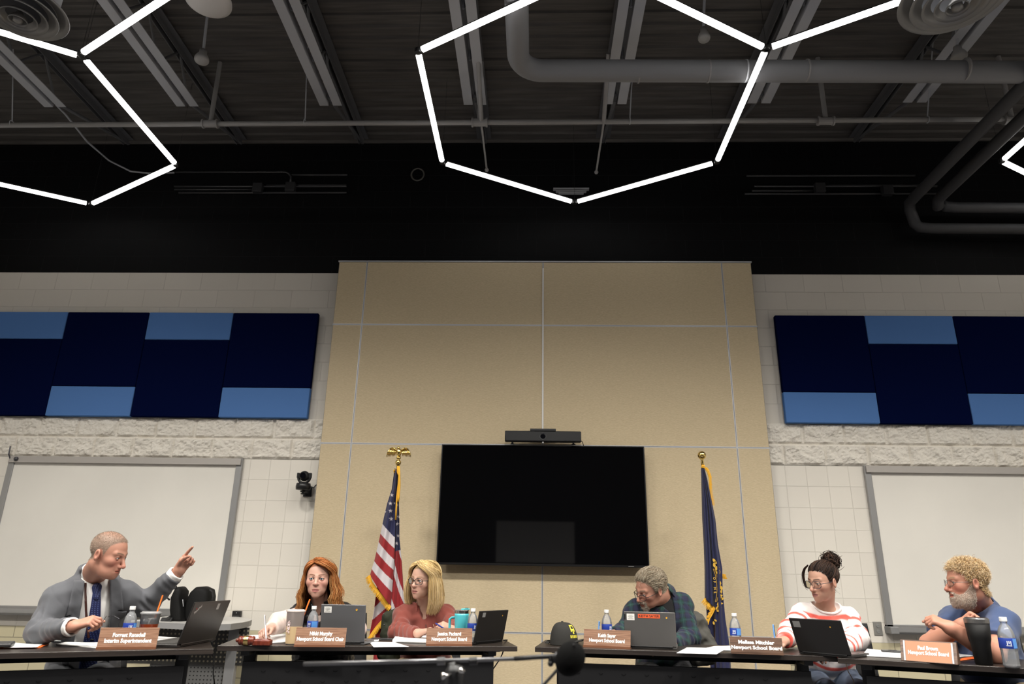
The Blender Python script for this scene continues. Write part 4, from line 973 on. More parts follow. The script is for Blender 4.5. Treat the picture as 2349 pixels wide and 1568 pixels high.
def uscol_right(u, x, y):
    if y < 1264-3*u:
        for cx, cy, r in ((911, 1158, 4.2), (914.5, 1184.5, 4.6), (911.5, 1201, 4.6), (913, 1228, 4.6), (910, 1245.5, 4.6)):
            if star_mask(x, y, cx, cy, r): return WHT
        return NAVY
    s = y-75*u; k = [1185, 1212, 1284, 1312, 1371, 1400, 1430]; i = sum(1 for q in k if s >= q)
    return WHT if i % 2 == 1 else REDC
cloth(us, top, 'flag_front_fold', L, C, lambda u: 1074+2*u, lambda u: 1318+(1391-1318)*u, lambda u, v: -.05*math.sin(PI*min(1, u*1.0))*(0.3+v)+.02*math.sin(9*u+5*v), uscol_left, 60, 260, -.045)
cloth(us, top, 'flag_side_fold', C, Rr, lambda u: 1076, lambda u: 1400+20*u, lambda u, v: .05*u*(.4+v)+.012*math.sin(10*u+4*v), uscol_right, 30, 260, -.042)
L2 = [(1340, 866), (1367, 862), (1400, 858), (1464, 846), (1540, 838)]; R2 = [(1340, 905), (1400, 903), (1464, 900), (1540, 897)]
def uscol_back(u, x, y):
    s = y+46*u; k = [1392, 1421, 1461]; i = sum(1 for q in k if s >= q); return WHT if i == 1 else REDC
cloth(us, top, 'flag_back_fold', L2, R2, lambda u: 1335, lambda u: 1462-50*u, lambda u, v: .02*math.sin(8*u), uscol_back, 40, 90, .05)
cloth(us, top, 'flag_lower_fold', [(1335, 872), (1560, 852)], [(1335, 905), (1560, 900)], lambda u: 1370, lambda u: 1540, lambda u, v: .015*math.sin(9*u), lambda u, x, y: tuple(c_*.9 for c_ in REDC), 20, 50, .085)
def fringe(fl, top, pts, wd, nm='fringe', off=-.06):
    b = MB(); P = [at(x, y, FY+off) for x, y in pts]; n_ = len(P); rr = random.Random(5)
    Lt = sum((P[i+1]-P[i]).length for i in range(n_-1)); K = max(12, int(Lt/.0042)); T0 = Vector((top.x, 0, 0))
    rail = []
    for i in range(K+1):
        s = i/K*(n_-1); k = min(int(s), n_-2); p = P[k].lerp(P[k+1], s-k); q = P[k+1]-P[k]; q.normalize(); nrm = Vector((-q.z, 0, q.x))*(1 if wd > 0 else -1)
        p = Vector((p.x-top.x, off, p.z)); rail.append(p); w_ = abs(wd)*(.9+.2*rr.random()); dr = (nrm+Vector((rr.uniform(-.12, .12), rr.uniform(-.1, .1), -.35))).normalized()
        b.tube([p, p+dr*w_*.5+Vector((0, -.003, 0)), p+dr*w_], [.0028, .0034, .0016], 4)
    b.tube(rail, .0045, 6)
    return b.build(nm, m_fringe, fl, smooth=False)
fringe(us, top, [(848.5, 1318), (853, 1334), (866, 1352), (882, 1372), (897, 1392)], -.042)
fringe(us, top, [(844, 1464), (852, 1452), (862, 1438), (876, 1422)], -.036, off=.04)
b = MB()
def cordpts(l, off=-.07): return [Vector((at(x, y, FY+off).x-top.x, off, at(x, y, FY+off).z)) for x, y in l]
b.tube(cordpts([(913, 1068), (911, 1080), (915, 1090), (914, 1110), (910.5, 1140), (909, 1165), (907.5, 1192)]), .007, 8)
b.tube(cordpts([(915, 1069), (916, 1090), (916.5, 1112), (914.5, 1140), (913, 1150)], -.075), .009, 8)
b.tube(cordpts([(905, 1084), (903.5, 1078), (908, 1077), (913, 1080)], -.05), .006, 8); b.build('gold_cord', m_fringe, us, smooth=True)
# eagle finial
e = MB(); zt = top.z
e.lathe([(.013, -.01), (.016, 0), (.022, .006), (.026, .022), (.022, .036), (.012, .042), (.010, .048), (.020, .055), (.022, .062), (.012, .07)], (0, 0, zt), 20); e.build('finial_base', m_gold, us, smooth=True)
e = MB(); e.sphere((0, 0, zt+.108), .026, 16, 12, sc=(.9, .8, 1.5)); e.sphere((-.004, -.004, zt+.148), .0135, 12, 8); e.cyl((-.012, -.01, zt+.150), (-.026, -.014, zt+.142), .006, .001, 8)
e.tube([(0, 0, zt+.085), (.0, .01, zt+.062)], [.016, .024], 8, flat=.4); e.build('eagle_body', m_gold, us, smooth=True)
for sx in (-1, 1):
    e = MB(); e.tube([(sx*.015, 0, zt+.120), (sx*.045, 0, zt+.146), (sx*.068, 0, zt+.150)], [.010, .008, .006], 8)
    for k in range(7):
        s = k/6; A = Vector((sx*(.022+.052*s), 0, zt+.128+.018*s)); Bq = A+Vector((sx*(.012+.022*s), .004, -.05-.028*s)); e.tube([A, A.lerp(Bq, .5)+Vector((sx*.006, -.003, 0)), Bq], [.006, .0085, .002], 6, flat=.5)
    e.build('eagle_wing', m_gold, us, smooth=True)
# state flag
nh, top = flag_pole((1611.5, 1066), 'dark blue flag with gold fringe and gold laurel seal right of the television', 0, 'ball')
NL = [(1070, 1608), (1097, 1608.8), (1155, 1610), (1190, 1611), (1247, 1614.5), (1304, 1616.5), (1370, 1617), (1560, 1619)]
NR = [(1070, 1615), (1097, 1622), (1155, 1634), (1190, 1641), (1247, 1646.6), (1304, 1657), (1353, 1657.5), (1420, 1664), (1480, 1673.6), (1560, 1678)]
NC = [(1070, 1612), (1155, 1623), (1247, 1630), (1304, 1634), (1395, 1640), (1480, 1641), (1560, 1644)]
navyf = lambda u, x, y: NAVY
cloth(nh, top, 'flag_left_fold', NL, NC, lambda u: 1074, lambda u: 1371+24*u, lambda u, v: -.04*math.sin(PI*u)+.015*math.sin(12*u+3*v), navyf, 26, 120, -.045)
cloth(nh, top, 'flag_right_fold', NC, NR, lambda u: 1074, lambda u: 1535, lambda u, v: -.045*math.sin(PI*u*.9)*(.5+v)+.012*math.sin(14*u+4*v), navyf, 30, 150, -.043)
cloth(nh, top, 'flag_lower_fold', [(1360, 1619), (1430, 1622), (1480, 1626), (1560, 1632)], NC, lambda u: 1368, lambda u: 1535, lambda u, v: -.02*math.sin(PI*u), navyf, 20, 70, .0)
fringe(nh, top, [(1617, 1371), (1624, 1381), (1632, 1388), (1640, 1395)], -.045, off=-.066)
fringe(nh, top, [(1640, 1396), (1634, 1408), (1628, 1418), (1623.5, 1432)], -.030, off=-.07)
fringe(nh, top, [(1609, 1071), (1616, 1072), (1623, 1082), (1627, 1096), (1628, 1120), (1634.5, 1157)], .022, off=-.02)
fringe(nh, top, [(1656, 1316), (1659, 1326)], .03, off=-.01)
# seal work: laurel sprigs, stars, ring arcs and letters embroidered on the right fold
SOFF = -.092
g = MB(); m_seal = mat('gold embroidery', (.62, .37, .04), .6)
def sp(x, y, o=SOFF): p = at(x, y, FY+o); return Vector((p.x-top.x, o, p.z))
def leaf(x, y, ang, ln):
    pts = []
    for s, w_ in ((0, 0), (.3, .22), (.6, .24), (.85, .12), (1, 0), (.85, -.12), (.6, -.24), (.3, -.22)):
        dx = s*ln; dyy = w_*ln; pts.append((x+dx*math.cos(ang)-dyy*math.sin(ang), y+dx*math.sin(ang)+dyy*math.cos(ang)))
    g.add([sp(*q) for q in pts], [tuple(range(8))])
for (x, y, a, l_) in ((1635, 1280, 1.0, 12), (1637, 1288, .35, 11), (1637, 1290, 1.3, 12), (1641, 1299, .2, 10), (1641, 1300, 1.1, 12), (1645, 1304, .7, 9), (1645, 1306, 1.6, 10),
                      (1642, 1398, -.9, 12), (1645, 1395, -.2, 11), (1646, 1390, -1.2, 13), (1650, 1384, -.1, 9), (1649, 1380, -1.1, 13), (1652, 1376, -.6, 11), (1643, 1400, .1, 11), (1636, 1424, 1.3, 9), (1638, 1420, .6, 8),
                      (1651, 1331, 1.5, 12), (1653, 1342, 1.3, 12), (1651, 1340, 1.8, 10), (1654, 1352, 1.5, 9)): leaf(x, y, a, l_)
for cx, cy, r in ((1649, 1312.5, 5), (1654, 1365.5, 5)):
    vs = []
    for k in range(10): a = PI*k/5-PI/2; q = r if k % 2 == 0 else r*.4; vs.append(sp(cx+q*math.cos(a), cy+q*math.sin(a)))
    vs.append(sp(cx, cy)); g.add(vs, [(k, (k+1) % 10, 10) for k in range(10)])
g.build('seal_laurel', m_seal, nh, solid=.002)
g = MB()
for dx in (0, 3.2): g.tube([sp(x+dx, y, SOFF+.006) for x, y in ((1636, 1304), (1641, 1318), (1644, 1335), (1645, 1352), (1644, 1366), (1641, 1380))], .0022, 5)
g.build('seal_ring', m_seal, nh)
g = MB()
for ch, x, y in (('O', 1638.5, 1326), ('F', 1639, 1334), ('N', 1640, 1349), ('E', 1640, 1358)):
    vs, fs = text_mesh(ch, .026, bold=.0006); p = sp(x, y); g.add(vs, fs, Matrix.Translation(p) @ Matrix.Rotation(PI/2, 4, 'X') @ Matrix.Rotation(-PI/2+.1, 4, 'Z'))
g.build('seal_letters', m_seal, nh)
g = MB(); zt = top.z; g.lathe([(.012, -.005), (.013, .02), (.011, .045), (.016, .05)], (0, 0, zt), 18); g.sphere((0, 0, zt+.083), .036, 24, 16); g.build('ball_finial', m_gold, nh, smooth=True)
# ================================================================== PEOPLE
m_skin = mat('skin', (1, 1, 1), .50, vcol=True, sss=.10, spec=.35, bump=((700, 700, 700), .12, .001))
m_eye = mat('eye', (1, 1, 1), .08, vcol=True, coat=.6)
m_hair = mat('hair', (1, 1, 1), .55, vcol=True, spec=.18)
m_lens = thin('spectacle lens', (.95, .96, .96), 0, ior=1.25)
def A3(v): return np.array(v, dtype=np.float64)
def unit(v): v = A3(v); return v/np.linalg.norm(v)
class Head:
    def __init__(s, q, Y, yaw, pitch, roll, sc, **k):
        s.O = A3(at(q[0], q[1], Y)); s.s = sc
        a = math.atan2(-s.O[1], -s.O[0])+math.radians(yaw); f = A3((math.cos(a), math.sin(a), 0)); u = A3((0, 0, 1)); p = math.radians(pitch); r0 = np.cross(f, u)
        f, u = f*math.cos(p)-u*math.sin(p), u*math.cos(p)+f*math.sin(p)
        w = math.radians(roll); u2 = u*math.cos(w)+r0*math.sin(w); r2 = r0*math.cos(w)-u*math.sin(w)
        s.r, s.f, s.u = r2, f, u2; s.B = np.stack([r2, f, u2])
        s.k = dict(jaw=1.0, full=0.0, nose=1.0, chin=0.0, brow=1.0, lip=1.0, mouth=0.0, neck=.056, long=0.0, aper=.0056, jowl=0.0); s.k.update(k)
    def loc(s, P): return ((P-s.O)@s.B.T/s.s)
    def wld(s, Q): return (np.asarray(Q, float)*s.s)@s.B+s.O
    def fn(s, P):
        k = s.k; Q = s.loc(P).astype(np.float32); S = Q.copy(); S[:, 0] = np.abs(S[:, 0]); j = k['jaw']; fu = k['full']
        d = ell(Q, (0, -.013, .038), (.076, .097, .081))
        d = smin(d, ell(Q, (0, .022, -.018), (.062+fu*.6, .066, .078)), .03)
        d = smin(d, ell(Q, (0, .026, -.070-k['long']), ((.050+fu)*j, .054+fu*.4, .044)), .025)
        d = smin(d, ell(Q, (0, .067+k['chin'], -.100-k['long']), (.024*j, .020, .019)), .02)
        d = smin(d, ell(S, (.044, .050, -.024), (.022, .026, .022)), .02)
        d = smin(d, cap(S, (.0, .0835, .017), (.042, .066, .021), .0095*k['brow']), .014)
        d = smin(d, ell(Q, (0, .066, -.064), (.032, .026, .030)), .018)
        if k['jowl']: d = smin(d, ell(S, (.034, .040, -.088), (.022, .030, .024)), .03)
        d = smax(d, -ell(S, (.032, .091, -.001), (.019, .017, .0115)), .010)
        n = k['nose']
        d = smin(d, cap(Q, (0, .083, .008), (0, .083+.024*n, -.033*n), .0075, .0105), .010)
        d = smin(d, ell(Q, (0, .083+.0215*n, -.037*n), (.0125, .0125, .0105)), .006)
        d = smin(d, ell(S, (.0125, .092+.004*(n-1), -.0405*n), (.0085, .0115, .0085)), .006)
        d = smax(d, -ell(S, (.0065, .098, -.0475*n), (.0035, .006, .004)), .003)
        d = smin(d, np.sqrt(((S-np.float32([.032, .0715, 0]))**2).sum(1))-.0146, .004)
        d = smax(d, -ell(S, (.032, .088, -.0005), (.0128, .02, k['aper'])), .0018)
        l = k['lip']; m = k['mouth']
        d = smin(d, cap(S, (0, .0905, -.0635), (.021, .080, -.0675), .0058*l, .003), .006)
        d = smin(d, cap(S, (0, .0895, -.0745-m), (.017, .081, -.0735-m), .0066*l, .003), .006)
        d = smax(d, -cap(S, (0, .0985, -.0686-m*.5), (.021, .087, -.0692-m*.5), .0034+m*.45, .002), .003)
        d = smax(d, -cap(S, (.022, .099, -.040), (.033, .090, -.066), .006, .005), .012)   # smile folds
        E = S-np.float32([.0745, -.008, -.006]); c, t = math.cos(.35), math.sin(.35)
        E2 = np.stack([E[:, 0]*c-E[:, 1]*-t*-1, E[:, 0]*t+E[:, 1]*c, E[:, 2]], 1)
        ear = ell(E2, (0.008, -.002, 0), (.0085, .019, .031)); ear = smax(ear, -ell(E2, (.017, .003, .003), (.009, .010, .018)), .005)
        d = smin(d, ear, .006)
        return d*s.s
    def color(s, V, skin, red=.25, hair=None, hairmask=None, brow=None, lipc=None, lash=.5, beard=None, beardmask=None):
        Q = s.loc(V); ax = np.abs(Q[:, 0]); y = Q[:, 1]; z = Q[:, 2]; C = np.tile(np.array(skin, float), (len(V), 1))
        def g(c, r): return np.exp(-(((np.stack([ax, y, z], 1)-np.array(c))/np.array(r))**2).sum(1))
        rd = red*(g((.043, .066, -.032), (.024, .05, .022))+.8*g((0, .108, -.037), (.015, .02, .013))+.5*g((.08, -.01, -.005), (.02, .03, .04))+.3*g((0, .08, -.10), (.03, .04, .02)))
        C *= 1-rd[:, None]*np.array([.10, .55, .50])
        lp = np.clip(1-np.maximum(np.abs(z+.0687)/(.0115*(1-.45*np.clip(ax/.023, 0, 1)**2)), np.maximum(ax/.0235, (.076-y)/.004+1)), 0, 1); lp = np.clip(lp*5, 0, 1)
        lipc = np.array(lipc if lipc is not None else (skin[0]*.82, skin[1]*.52, skin[2]*.52)); C = C*(1-lp[:, None])+lipc*lp[:, None]
        gl = np.exp(-((z+.0687)/.0018)**2)*(ax < .022)*(y > .07); C *= 1-.65*gl[:, None]
        if brow is not None:
            zb = .0205+.0045*np.sin(np.clip((ax-.012)/.04, 0, 1)*2.4)+.001
            b = np.clip(1.6-np.abs(z-zb)/.0035, 0, 1)*np.clip((ax-.009)/.004, 0, 1)*np.clip((.052-ax)/.008, 0, 1)*(y > .04)*.9
            C = C*(1-b[:, None])+np.array(brow)*b[:, None]
        e = np.sqrt(((ax-.032)/.0138)**2+((z+.0002)/(s.k['aper']+.0010))**2); m = np.clip(np.exp(-((e-1)/(.16+.12*max(0, lash-.8)))**2)*(y > .065)*lash*np.where(z > -.001, 1.15, .6), 0, 1)
        C = C*(1-m[:, None])+np.array((.03, .018, .014))*m[:, None]
        es = np.exp(-(((ax-.032)/.022)**2+((z+.004)/.014)**2))*(y > .06)*.14; C *= 1-es[:, None]*np.array([.5, .9, .8])
        if beardmask is not None: w = beardmask(Q)[:, None]; C = C*(1-w)+np.array(beard)*w
        if hairmask is not None: w = hairmask(Q)[:, None]; C = C*(1-w)+np.array(hair)*w
        return C
    def eyes(s, root, iris, gaze):
        for sx in (-1, 1):
            d = unit(A3(gaze)-A3((sx*.0, 0, 0))); R = Vector((0, 0, 1)).rotation_difference(Vector(d)).to_matrix()
            b = MB(); b.sphere((0, 0, 0), 1, 28, 22); V = np.array([R @ Vector(v) for v in b.v]); ang = np.degrees(np.arccos(np.clip(V@d, -1, 1)))
            C = np.where(ang[:, None] < 13, (.006, .006, .006), np.where(ang[:, None] < 31, np.array(iris), (.62, .58, .55)))
            W = s.wld(V*.0124+np.array((sx*.032, .0715, 0))); b.v = [tuple(v) for v in W]
            b.build('eye', m_eye, root, smooth=True, vcol=C, world=True)
    def glasses(s, root, m, rx=.0245, rz=.019, sq=.0, th=.0016, yo=.100, zo=-.003, drop=0.0, lens=True, name='glasses'):
        fr = MB(); ls = MB()
        def P(q): return Vector(s.wld(np.array(q)[None])[0])
        for sx in (-1, 1):
            pts = []
            for a in np.linspace(0, 2*PI, 33)[:-1]:
                c, t = math.cos(a), math.sin(a); e = 1-sq
                x = rx*math.copysign(abs(c)**e, c); z = rz*math.copysign(abs(t)**e, t)
                X = sx*.0325+x; pts.append(P((X, yo-abs(X)**2*5.0, zo+z-drop)))
            fr.tube(pts, th*s.s, 6, closed=True)
            if lens: ls.add(pts+[sum(pts, Vector())/32], [(i, (i+1) % 32, 32) for i in range(32)])
            Xo = .0325+rx
            fr.tube([P((sx*(Xo), yo-Xo**2*5, zo+.006-drop)), P((sx*(Xo+.012), yo-.022, zo+.007-drop*.9)), P((sx*.079, .03, zo+.008-drop*.4)), P((sx*.080, -.01, zo+.010)), P((sx*.078, -.030, zo-.012))], [th*s.s*1.1]*5, 6)
        xb = .0325-rx; fr.tube([P((-xb, yo, zo+.004-drop)), P((0, yo+.003, zo+.007-drop)), P((xb, yo, zo+.004-drop))], th*s.s*1.1, 6)
        o = fr.build(name, m, root, smooth=True, world=True)
        if lens: l = ls.build('lens', m_lens, o, smooth=True, world=True)
        return o
def perp(n, a): n = unit(n); a = A3(a); a = a-n*(a@n); return unit(a)
def hand(w, d, n, right, curls, thumb=(.55, .75, .35), tcurl=.35, spread=.06, s=1.0, meet=None):
    """capsules of a hand: wrist, finger direction, palm normal; curl per finger; thumb = along fingers, sideways, toward palm"""
    w = A3(w); d = unit(d); n = perp(d, n); l = np.cross(d, n) if right else np.cross(n, d); out = []
    offs = (.027, .0090, -.0095, -.0265); lens = (.070, .078, .072, .056); rad = (.0090, .0092, .0086, .0075)
    kn = []
    for i in range(4):
        b = w+(d*(.088-.004*abs(i-1.2))+l*offs[i])*s; kn.append(b); th = 0; p = b
        cu = curls[i] if isinstance(curls[i], (tuple, list)) else (curls[i], curls[i]*1.1, curls[i]*.75)
        for j, fr in enumerate((.46, .30, .24)):
            th += cu[j]; v = d*math.cos(th)+n*math.sin(th)+l*spread*(1.5-i)*(1 if j == 0 else .6); q = p+unit(v)*lens[i]*fr*s
            out.append((p, q, rad[i]*s*(1-.08*j), rad[i]*s*(.93-.09*j), .0035)); p = q
    palm = [(w+l*o*.45*s, k_-d*.004*s, .0185*s, .0125*s, .012) for o, k_ in zip(offs, kn)]
    palm.append((w+l*.012*s, w+(d*.055+l*.030+n*.008)*s, .019*s, .014*s, .012))
    b = w+(d*.020+l*.024+n*.006)*s; t = unit(d*thumb[0]+l*thumb[1]+n*thumb[2]); q = b+t*.044*s; thumbs = [(b, q, .0140*s, .0112*s, .008)]
    t2 = unit(t+(d*.5-l*.6+n*.4)*tcurl); q2 = q+t2*.034*s; thumbs.append((q, q2, .0108*s, .0098*s, .004)); t3 = unit(t2+(d*.3-l*.5+n*.5)*tcurl); thumbs.append((q2, q2+t3*.024*s, .0098*s, .0076*s, .004))
    return palm+thumbs+out, dict(d=d, n=n, l=l, tip=[o[1] for o in out[2::3]], thumb=thumbs[-1][1], knuckle=kn)
def caps_fn(P, caps, d=None):
    for a, b, ra, rb, k in caps:
        c = cap(P, a, b, ra, rb); d = c if d is None else smin(d, c, k)
    return d
def wr(P, amp, k, seed=0.0):
    return wr0(P, amp, k, seed)+crease(P, amp*1.5, k*.62, seed)
def crease(P, amp, k, seed=0.0):
    x, y, z = P[:, 0]+seed*.7, P[:, 1]+seed, P[:, 2]; s = np.sin(k*(.55*x+.9*z-.5*y)+2.6*np.sin(k*.30*(x+.5*z+y)+seed)); m = .5+.5*np.sin(k*.23*(x-1.3*z+.7*y)+2*seed)
    return amp*(1-np.sqrt(np.abs(s)+.02))*m
def wr0(P, amp, k, seed=0.0):
    x, y, z = P[:, 0]+seed, P[:, 1]-seed, P[:, 2]
    return amp*(.6*np.sin(k*(.7*x+1.1*z+.4*y)+2.2*np.sin(k*.45*(x-z+.6*y)))+.4*np.sin(k*1.9*(.9*z-.5*x+y)+1.7*np.sin(k*.8*(x+y))))
class Torso:
    def __init__(s, N, Pv, shR, shL, chest=1.0, belly=1.0, bust=0.0, shr=.062, hip=1.0, waist=1.0):
        s.N, s.C, s.R, s.L = map(A3, (N, Pv, shR, shL)); s.u = unit(s.N-s.C); r = s.R-s.L; s.hw = np.linalg.norm(r)/2; r = r-s.u*(r@s.u); s.r = unit(r); s.f = np.cross(s.u, s.r); s.H = np.linalg.norm(s.N-s.C)
        s.p = (chest, belly, bust, shr, hip, waist); s.B = np.stack([s.r, s.f, s.u])
        mid = (s.R+s.L)/2; s.ox = float((mid-s.C)@s.r); s.oy = float((mid-s.C)@s.f)
    def loc(s, P): return (P-s.C)@s.B.T
    def wld(s, Q): return np.asarray(Q, float)@s.B+s.C
    def fn(s, P, off=0.0):
        c, b, bu, sr, hip, wa = s.p; Q = s.loc(P).astype(np.float32); H = s.H
        d = ell(Q, (s.ox*.8, s.oy*.6-.005, .68*H), (s.hw*.90, .112*c, .30*H))
        d = smin(d, ell(Q, (s.ox*.4, .012+.04*(b-1), .34*H), (.155*wa, .112*b, .26*H)), .06)
        d = smin(d, ell(Q, (0, 0, .05*H), (.175*hip, .135, .13)), .06)
        for sh in (s.R, s.L):
            d = smin(d, cap(P, s.N-s.u*.035, sh, .050, sr), .04)
        if bu:
            S = Q.copy(); S[:, 0] = np.abs(S[:, 0]-s.ox*.6); d = smin(d, ell(S, (.075, .085, .58*H), (.075, .05+bu*.4, .075)), .05)
        return d-off
def person_root(label, loc, verts_faces_cols):
    V, F, C = verts_faces_cols
    return None
def build_body(label, head, torso, boxes, arms, legs, colorfn, loc):
    """one skin mesh: the root of the person; every box is meshed finely, the rest coarsely, all from the same implicit body"""
    neck = (head.wld([[0, -.022, -.055]])[0], torso.N+torso.f*.0)
    def base(P):
        d = torso.fn(P, -.014); d = smin(d, cap(P, neck[0], neck[1], head.k['neck']*head.s, head.k['neck']*head.s*1.08), .035)
        return d
    def headfn(P): return smin(base(P), head.fn(P), .018)
    def allfn(P):
        d = base(P); d = smin(d, caps_fn(P, arms), .02); d = smin(d, caps_fn(P, legs), .03)
        return smin(d, ell(head.loc(P).astype(np.float32), (0, 0, 0), (.07, .085, .11))*head.s, .02)
    Vs, Fs = [], []; o = 0; bx = []
    hc = head.wld([[0, 0, -.02]])[0]; r = .165*head.s
    lo, hi = hc-np.array([r, r, .185*head.s]), hc+np.array([r, r, .16*head.s])
    V, F = nets(headfn, lo, hi, .0027); Vs.append(V); Fs.append(F); o += len(V); bx.append((lo, hi))
    for caps, lo, hi, h in boxes:
        V, F = nets(lambda P: caps_fn(P, caps), lo, hi, h); Vs.append(V); Fs.append(F+o); o += len(V); bx.append((np.array(lo), np.array(hi)))
    pts = np.array([c[i] for c in arms+legs for i in (0, 1)]+[torso.N, torso.C, torso.R, torso.L]); lo, hi = pts.min(0)-.2, pts.max(0)+.2
    V, F = nets(allfn, lo, hi, .014)
    ins = np.zeros(len(V), bool)
    for a, b in bx: ins |= ((V > a+.016) & (V < b-.016)).all(1)
    F = F[~ins[F].any(1)]; Vs.append(V); Fs.append(F+o)
    V = np.concatenate(Vs); F = np.concatenate(Fs); used = np.unique(F); mp = -np.ones(len(V), int); mp[used] = np.arange(len(used)); V = V[used]; F = mp[F]
    ob = np_mesh('person', V-np.array(loc), F, m_skin, None, colorfn(V)); ob.location = loc
    tag(ob, label, 'person'); return ob, Vs[0], Fs[0]
def strands(name, root, paths, rad, cols, sides=3, m=None, tip=None):
    N_, K, _ = paths.shape; T = np.gradient(paths, axis=1); T /= np.linalg.norm(T, axis=2, keepdims=True)+1e-9
    ref = RNG.normal(size=(N_, 1, 3)); A = np.cross(T, np.broadcast_to(ref, T.shape)); A /= np.linalg.norm(A, axis=2, keepdims=True)+1e-9; Bv = np.cross(T, A)
    an = np.linspace(0, 2*PI, sides, endpoint=False)
    V = paths[:, :, None, :]+rad[:, :, None, None]*(np.cos(an)[None, None, :, None]*A[:, :, None, :]+np.sin(an)[None, None, :, None]*Bv[:, :, None, :])
    idx = np.arange(N_*K*sides).reshape(N_, K, sides); nx = np.roll(idx, -1, axis=2)
    F = np.stack([idx[:, :-1], nx[:, :-1], nx[:, 1:], idx[:, 1:]], -1).reshape(-1, 4)
    C = np.repeat(np.repeat(cols[:, None, :], K, 1)[:, :, None, :], sides, 2)
    if tip is not None: C = C*(1+(np.array(tip)-1)[None, None, None, :]*(np.linspace(0, 1, K)**1.4)[None, :, None, None])
    C = C.reshape(-1, 3)
    return np_mesh(name, V.reshape(-1, 3), F, m or m_hair, root, C)
def pick(n, V, F, mask):
    idx = np.flatnonzero(mask); return RNG.choice(idx, n, replace=len(idx) < n)
cc_0 = np.array((0, -.013, .038)); rr_0 = np.array((.076, .097, .081))
def short_hair(name, root, head, V, Nn, maskfn, n, length, flow, lift, r0, cols, curl=0.0, K=6, jitter=.25, hug=None):
    """strands rooted on the scalp or jaw, leaning along a flow direction (head-local), optionally curling"""
    Q = head.loc(V); mk = maskfn(Q); idx = pick(n, V, None, mk > .5); P = V[idx]; Nw = Nn[idx]; Ql = Q[idx]
    fl = np.array([flow(q) for q in Ql])@head.B; L = length(Ql)*(.7+.6*RNG.random(n))*head.s if callable(length) else length*(.7+.6*RNG.random(n))*head.s
    fl = fl-Nw*(fl*Nw).sum(1)[:, None]; jit = RNG.normal(size=(n, 3))*jitter; hg = None if hug is None else hug[0]+(hug[1]-hug[0])*RNG.random(n); paths = np.empty((n, K, 3)); p = P-Nw*.002; ph = RNG.random(n)*6.28
    ca = np.cross(Nw, fl); ca /= np.linalg.norm(ca, axis=1)[:, None]+1e-6
    for k in range(K):
        t = k/(K-1)
        if hug is not None and k:
            q = head.loc(p); cc_ = np.array((0, -.013, .038)); rr_ = np.array((.076, .097, .081)); kv = np.linalg.norm((q-cc_)/rr_, axis=1); want = 1+hg*np.sin(min(1, t*1.25)*PI*.62); lowq = q[:, 2] < .0; q2 = cc_+(q-cc_)*(want/kv)[:, None]; q = np.where(lowq[:, None], q, q2); p = head.wld(q)
        paths[:, k] = p
        if hug is not None:
            q = head.loc(p); fl = np.array([flow(v) for v in q])@head.B; g_ = (q-cc_0)/rr_0**2; g_ /= np.linalg.norm(g_, axis=1)[:, None]; g_ = g_@head.B; fl = fl-g_*(fl*g_).sum(1)[:, None]
        d = Nw*(lift*(1-t)**1.3+.05)+fl*(.35+t*.9)+jit
        if curl: d = d+curl*(np.cos(ph+7*t)[:, None]*ca+np.sin(ph+7*t)[:, None]*Nw)
        d /= np.linalg.norm(d, axis=1)[:, None]; p = p+d*(L/(K-1))[:, None]
    rad = r0*head.s*(1-.75*np.linspace(0, 1, K)[None, :]**2)*(.8+.4*RNG.random((n, 1)))
    ci = np.array(cols)[RNG.integers(0, len(cols), n)]*(.8+.4*RNG.random((n, 1)))
    return strands(name, root, paths, rad, ci)
def legs_of(torso, fwd, knee_z=.50, w=.10, foot=.05, thigh=.43):
    fwd = unit((fwd[0], fwd[1], 0)); r = np.cross(fwd, (0, 0, 1)); out = []
    for sx in (1, -1):
        h = torso.C+r*sx*w-A3((0, 0, .02)); kn = h+fwd*thigh; kn[2] = knee_z; an = kn-fwd*foot*-1; an = A3((an[0], an[1], .09)); toe = an+fwd*.15; toe[2] = .045
        out += [(h, kn, .075, .055, .03), (kn, an, .052, .036, .03), (an-A3((0, 0, .03)), toe, .035, .03, .02)]
    return out
def trousers(root, legs, torso, m, off=.018):
    pts = np.array([c[i] for c in legs for i in (0, 1)]); lo, hi = pts.min(0)-.16, pts.max(0)+.16
    lg = [c for i, c in enumerate(legs) if i % 3 < 2]
    def fn(P): 
        d = caps_fn(P, [(a, b, ra+off, rb+off, k) for a, b, ra, rb, k in lg]); d = smin(d, ell(torso.loc(P).astype(np.float32), (0, 0, .0), (.19, .15, .13)), .05)
        return np.maximum(d, .10-P[:, 2])+wr(P, .003, 40)
    sdf_part('trousers', fn, lo, hi, .012, m, root)
    for i in (2, 5):
        a, b, ra, rb, k = legs[i]
        sdf_part('shoe', lambda P: np.maximum(smin(cap(P, a+A3((0, 0, -.01)), b, .05, .042), cap(P, a, a+A3((0, 0, .06)), .045, .045), .02), -P[:, 2]+.004), np.minimum(a, b)-.12, np.maximum(a, b)+.12, .011, mat('black shoe leather', (.01, .01, .01), .35), root)
def arm(sh, el, w, ru=.045, re=.038, rw=.027): return [(A3(sh), A3(el), ru, re, .02), (A3(el), A3(w), re, rw, .02)]
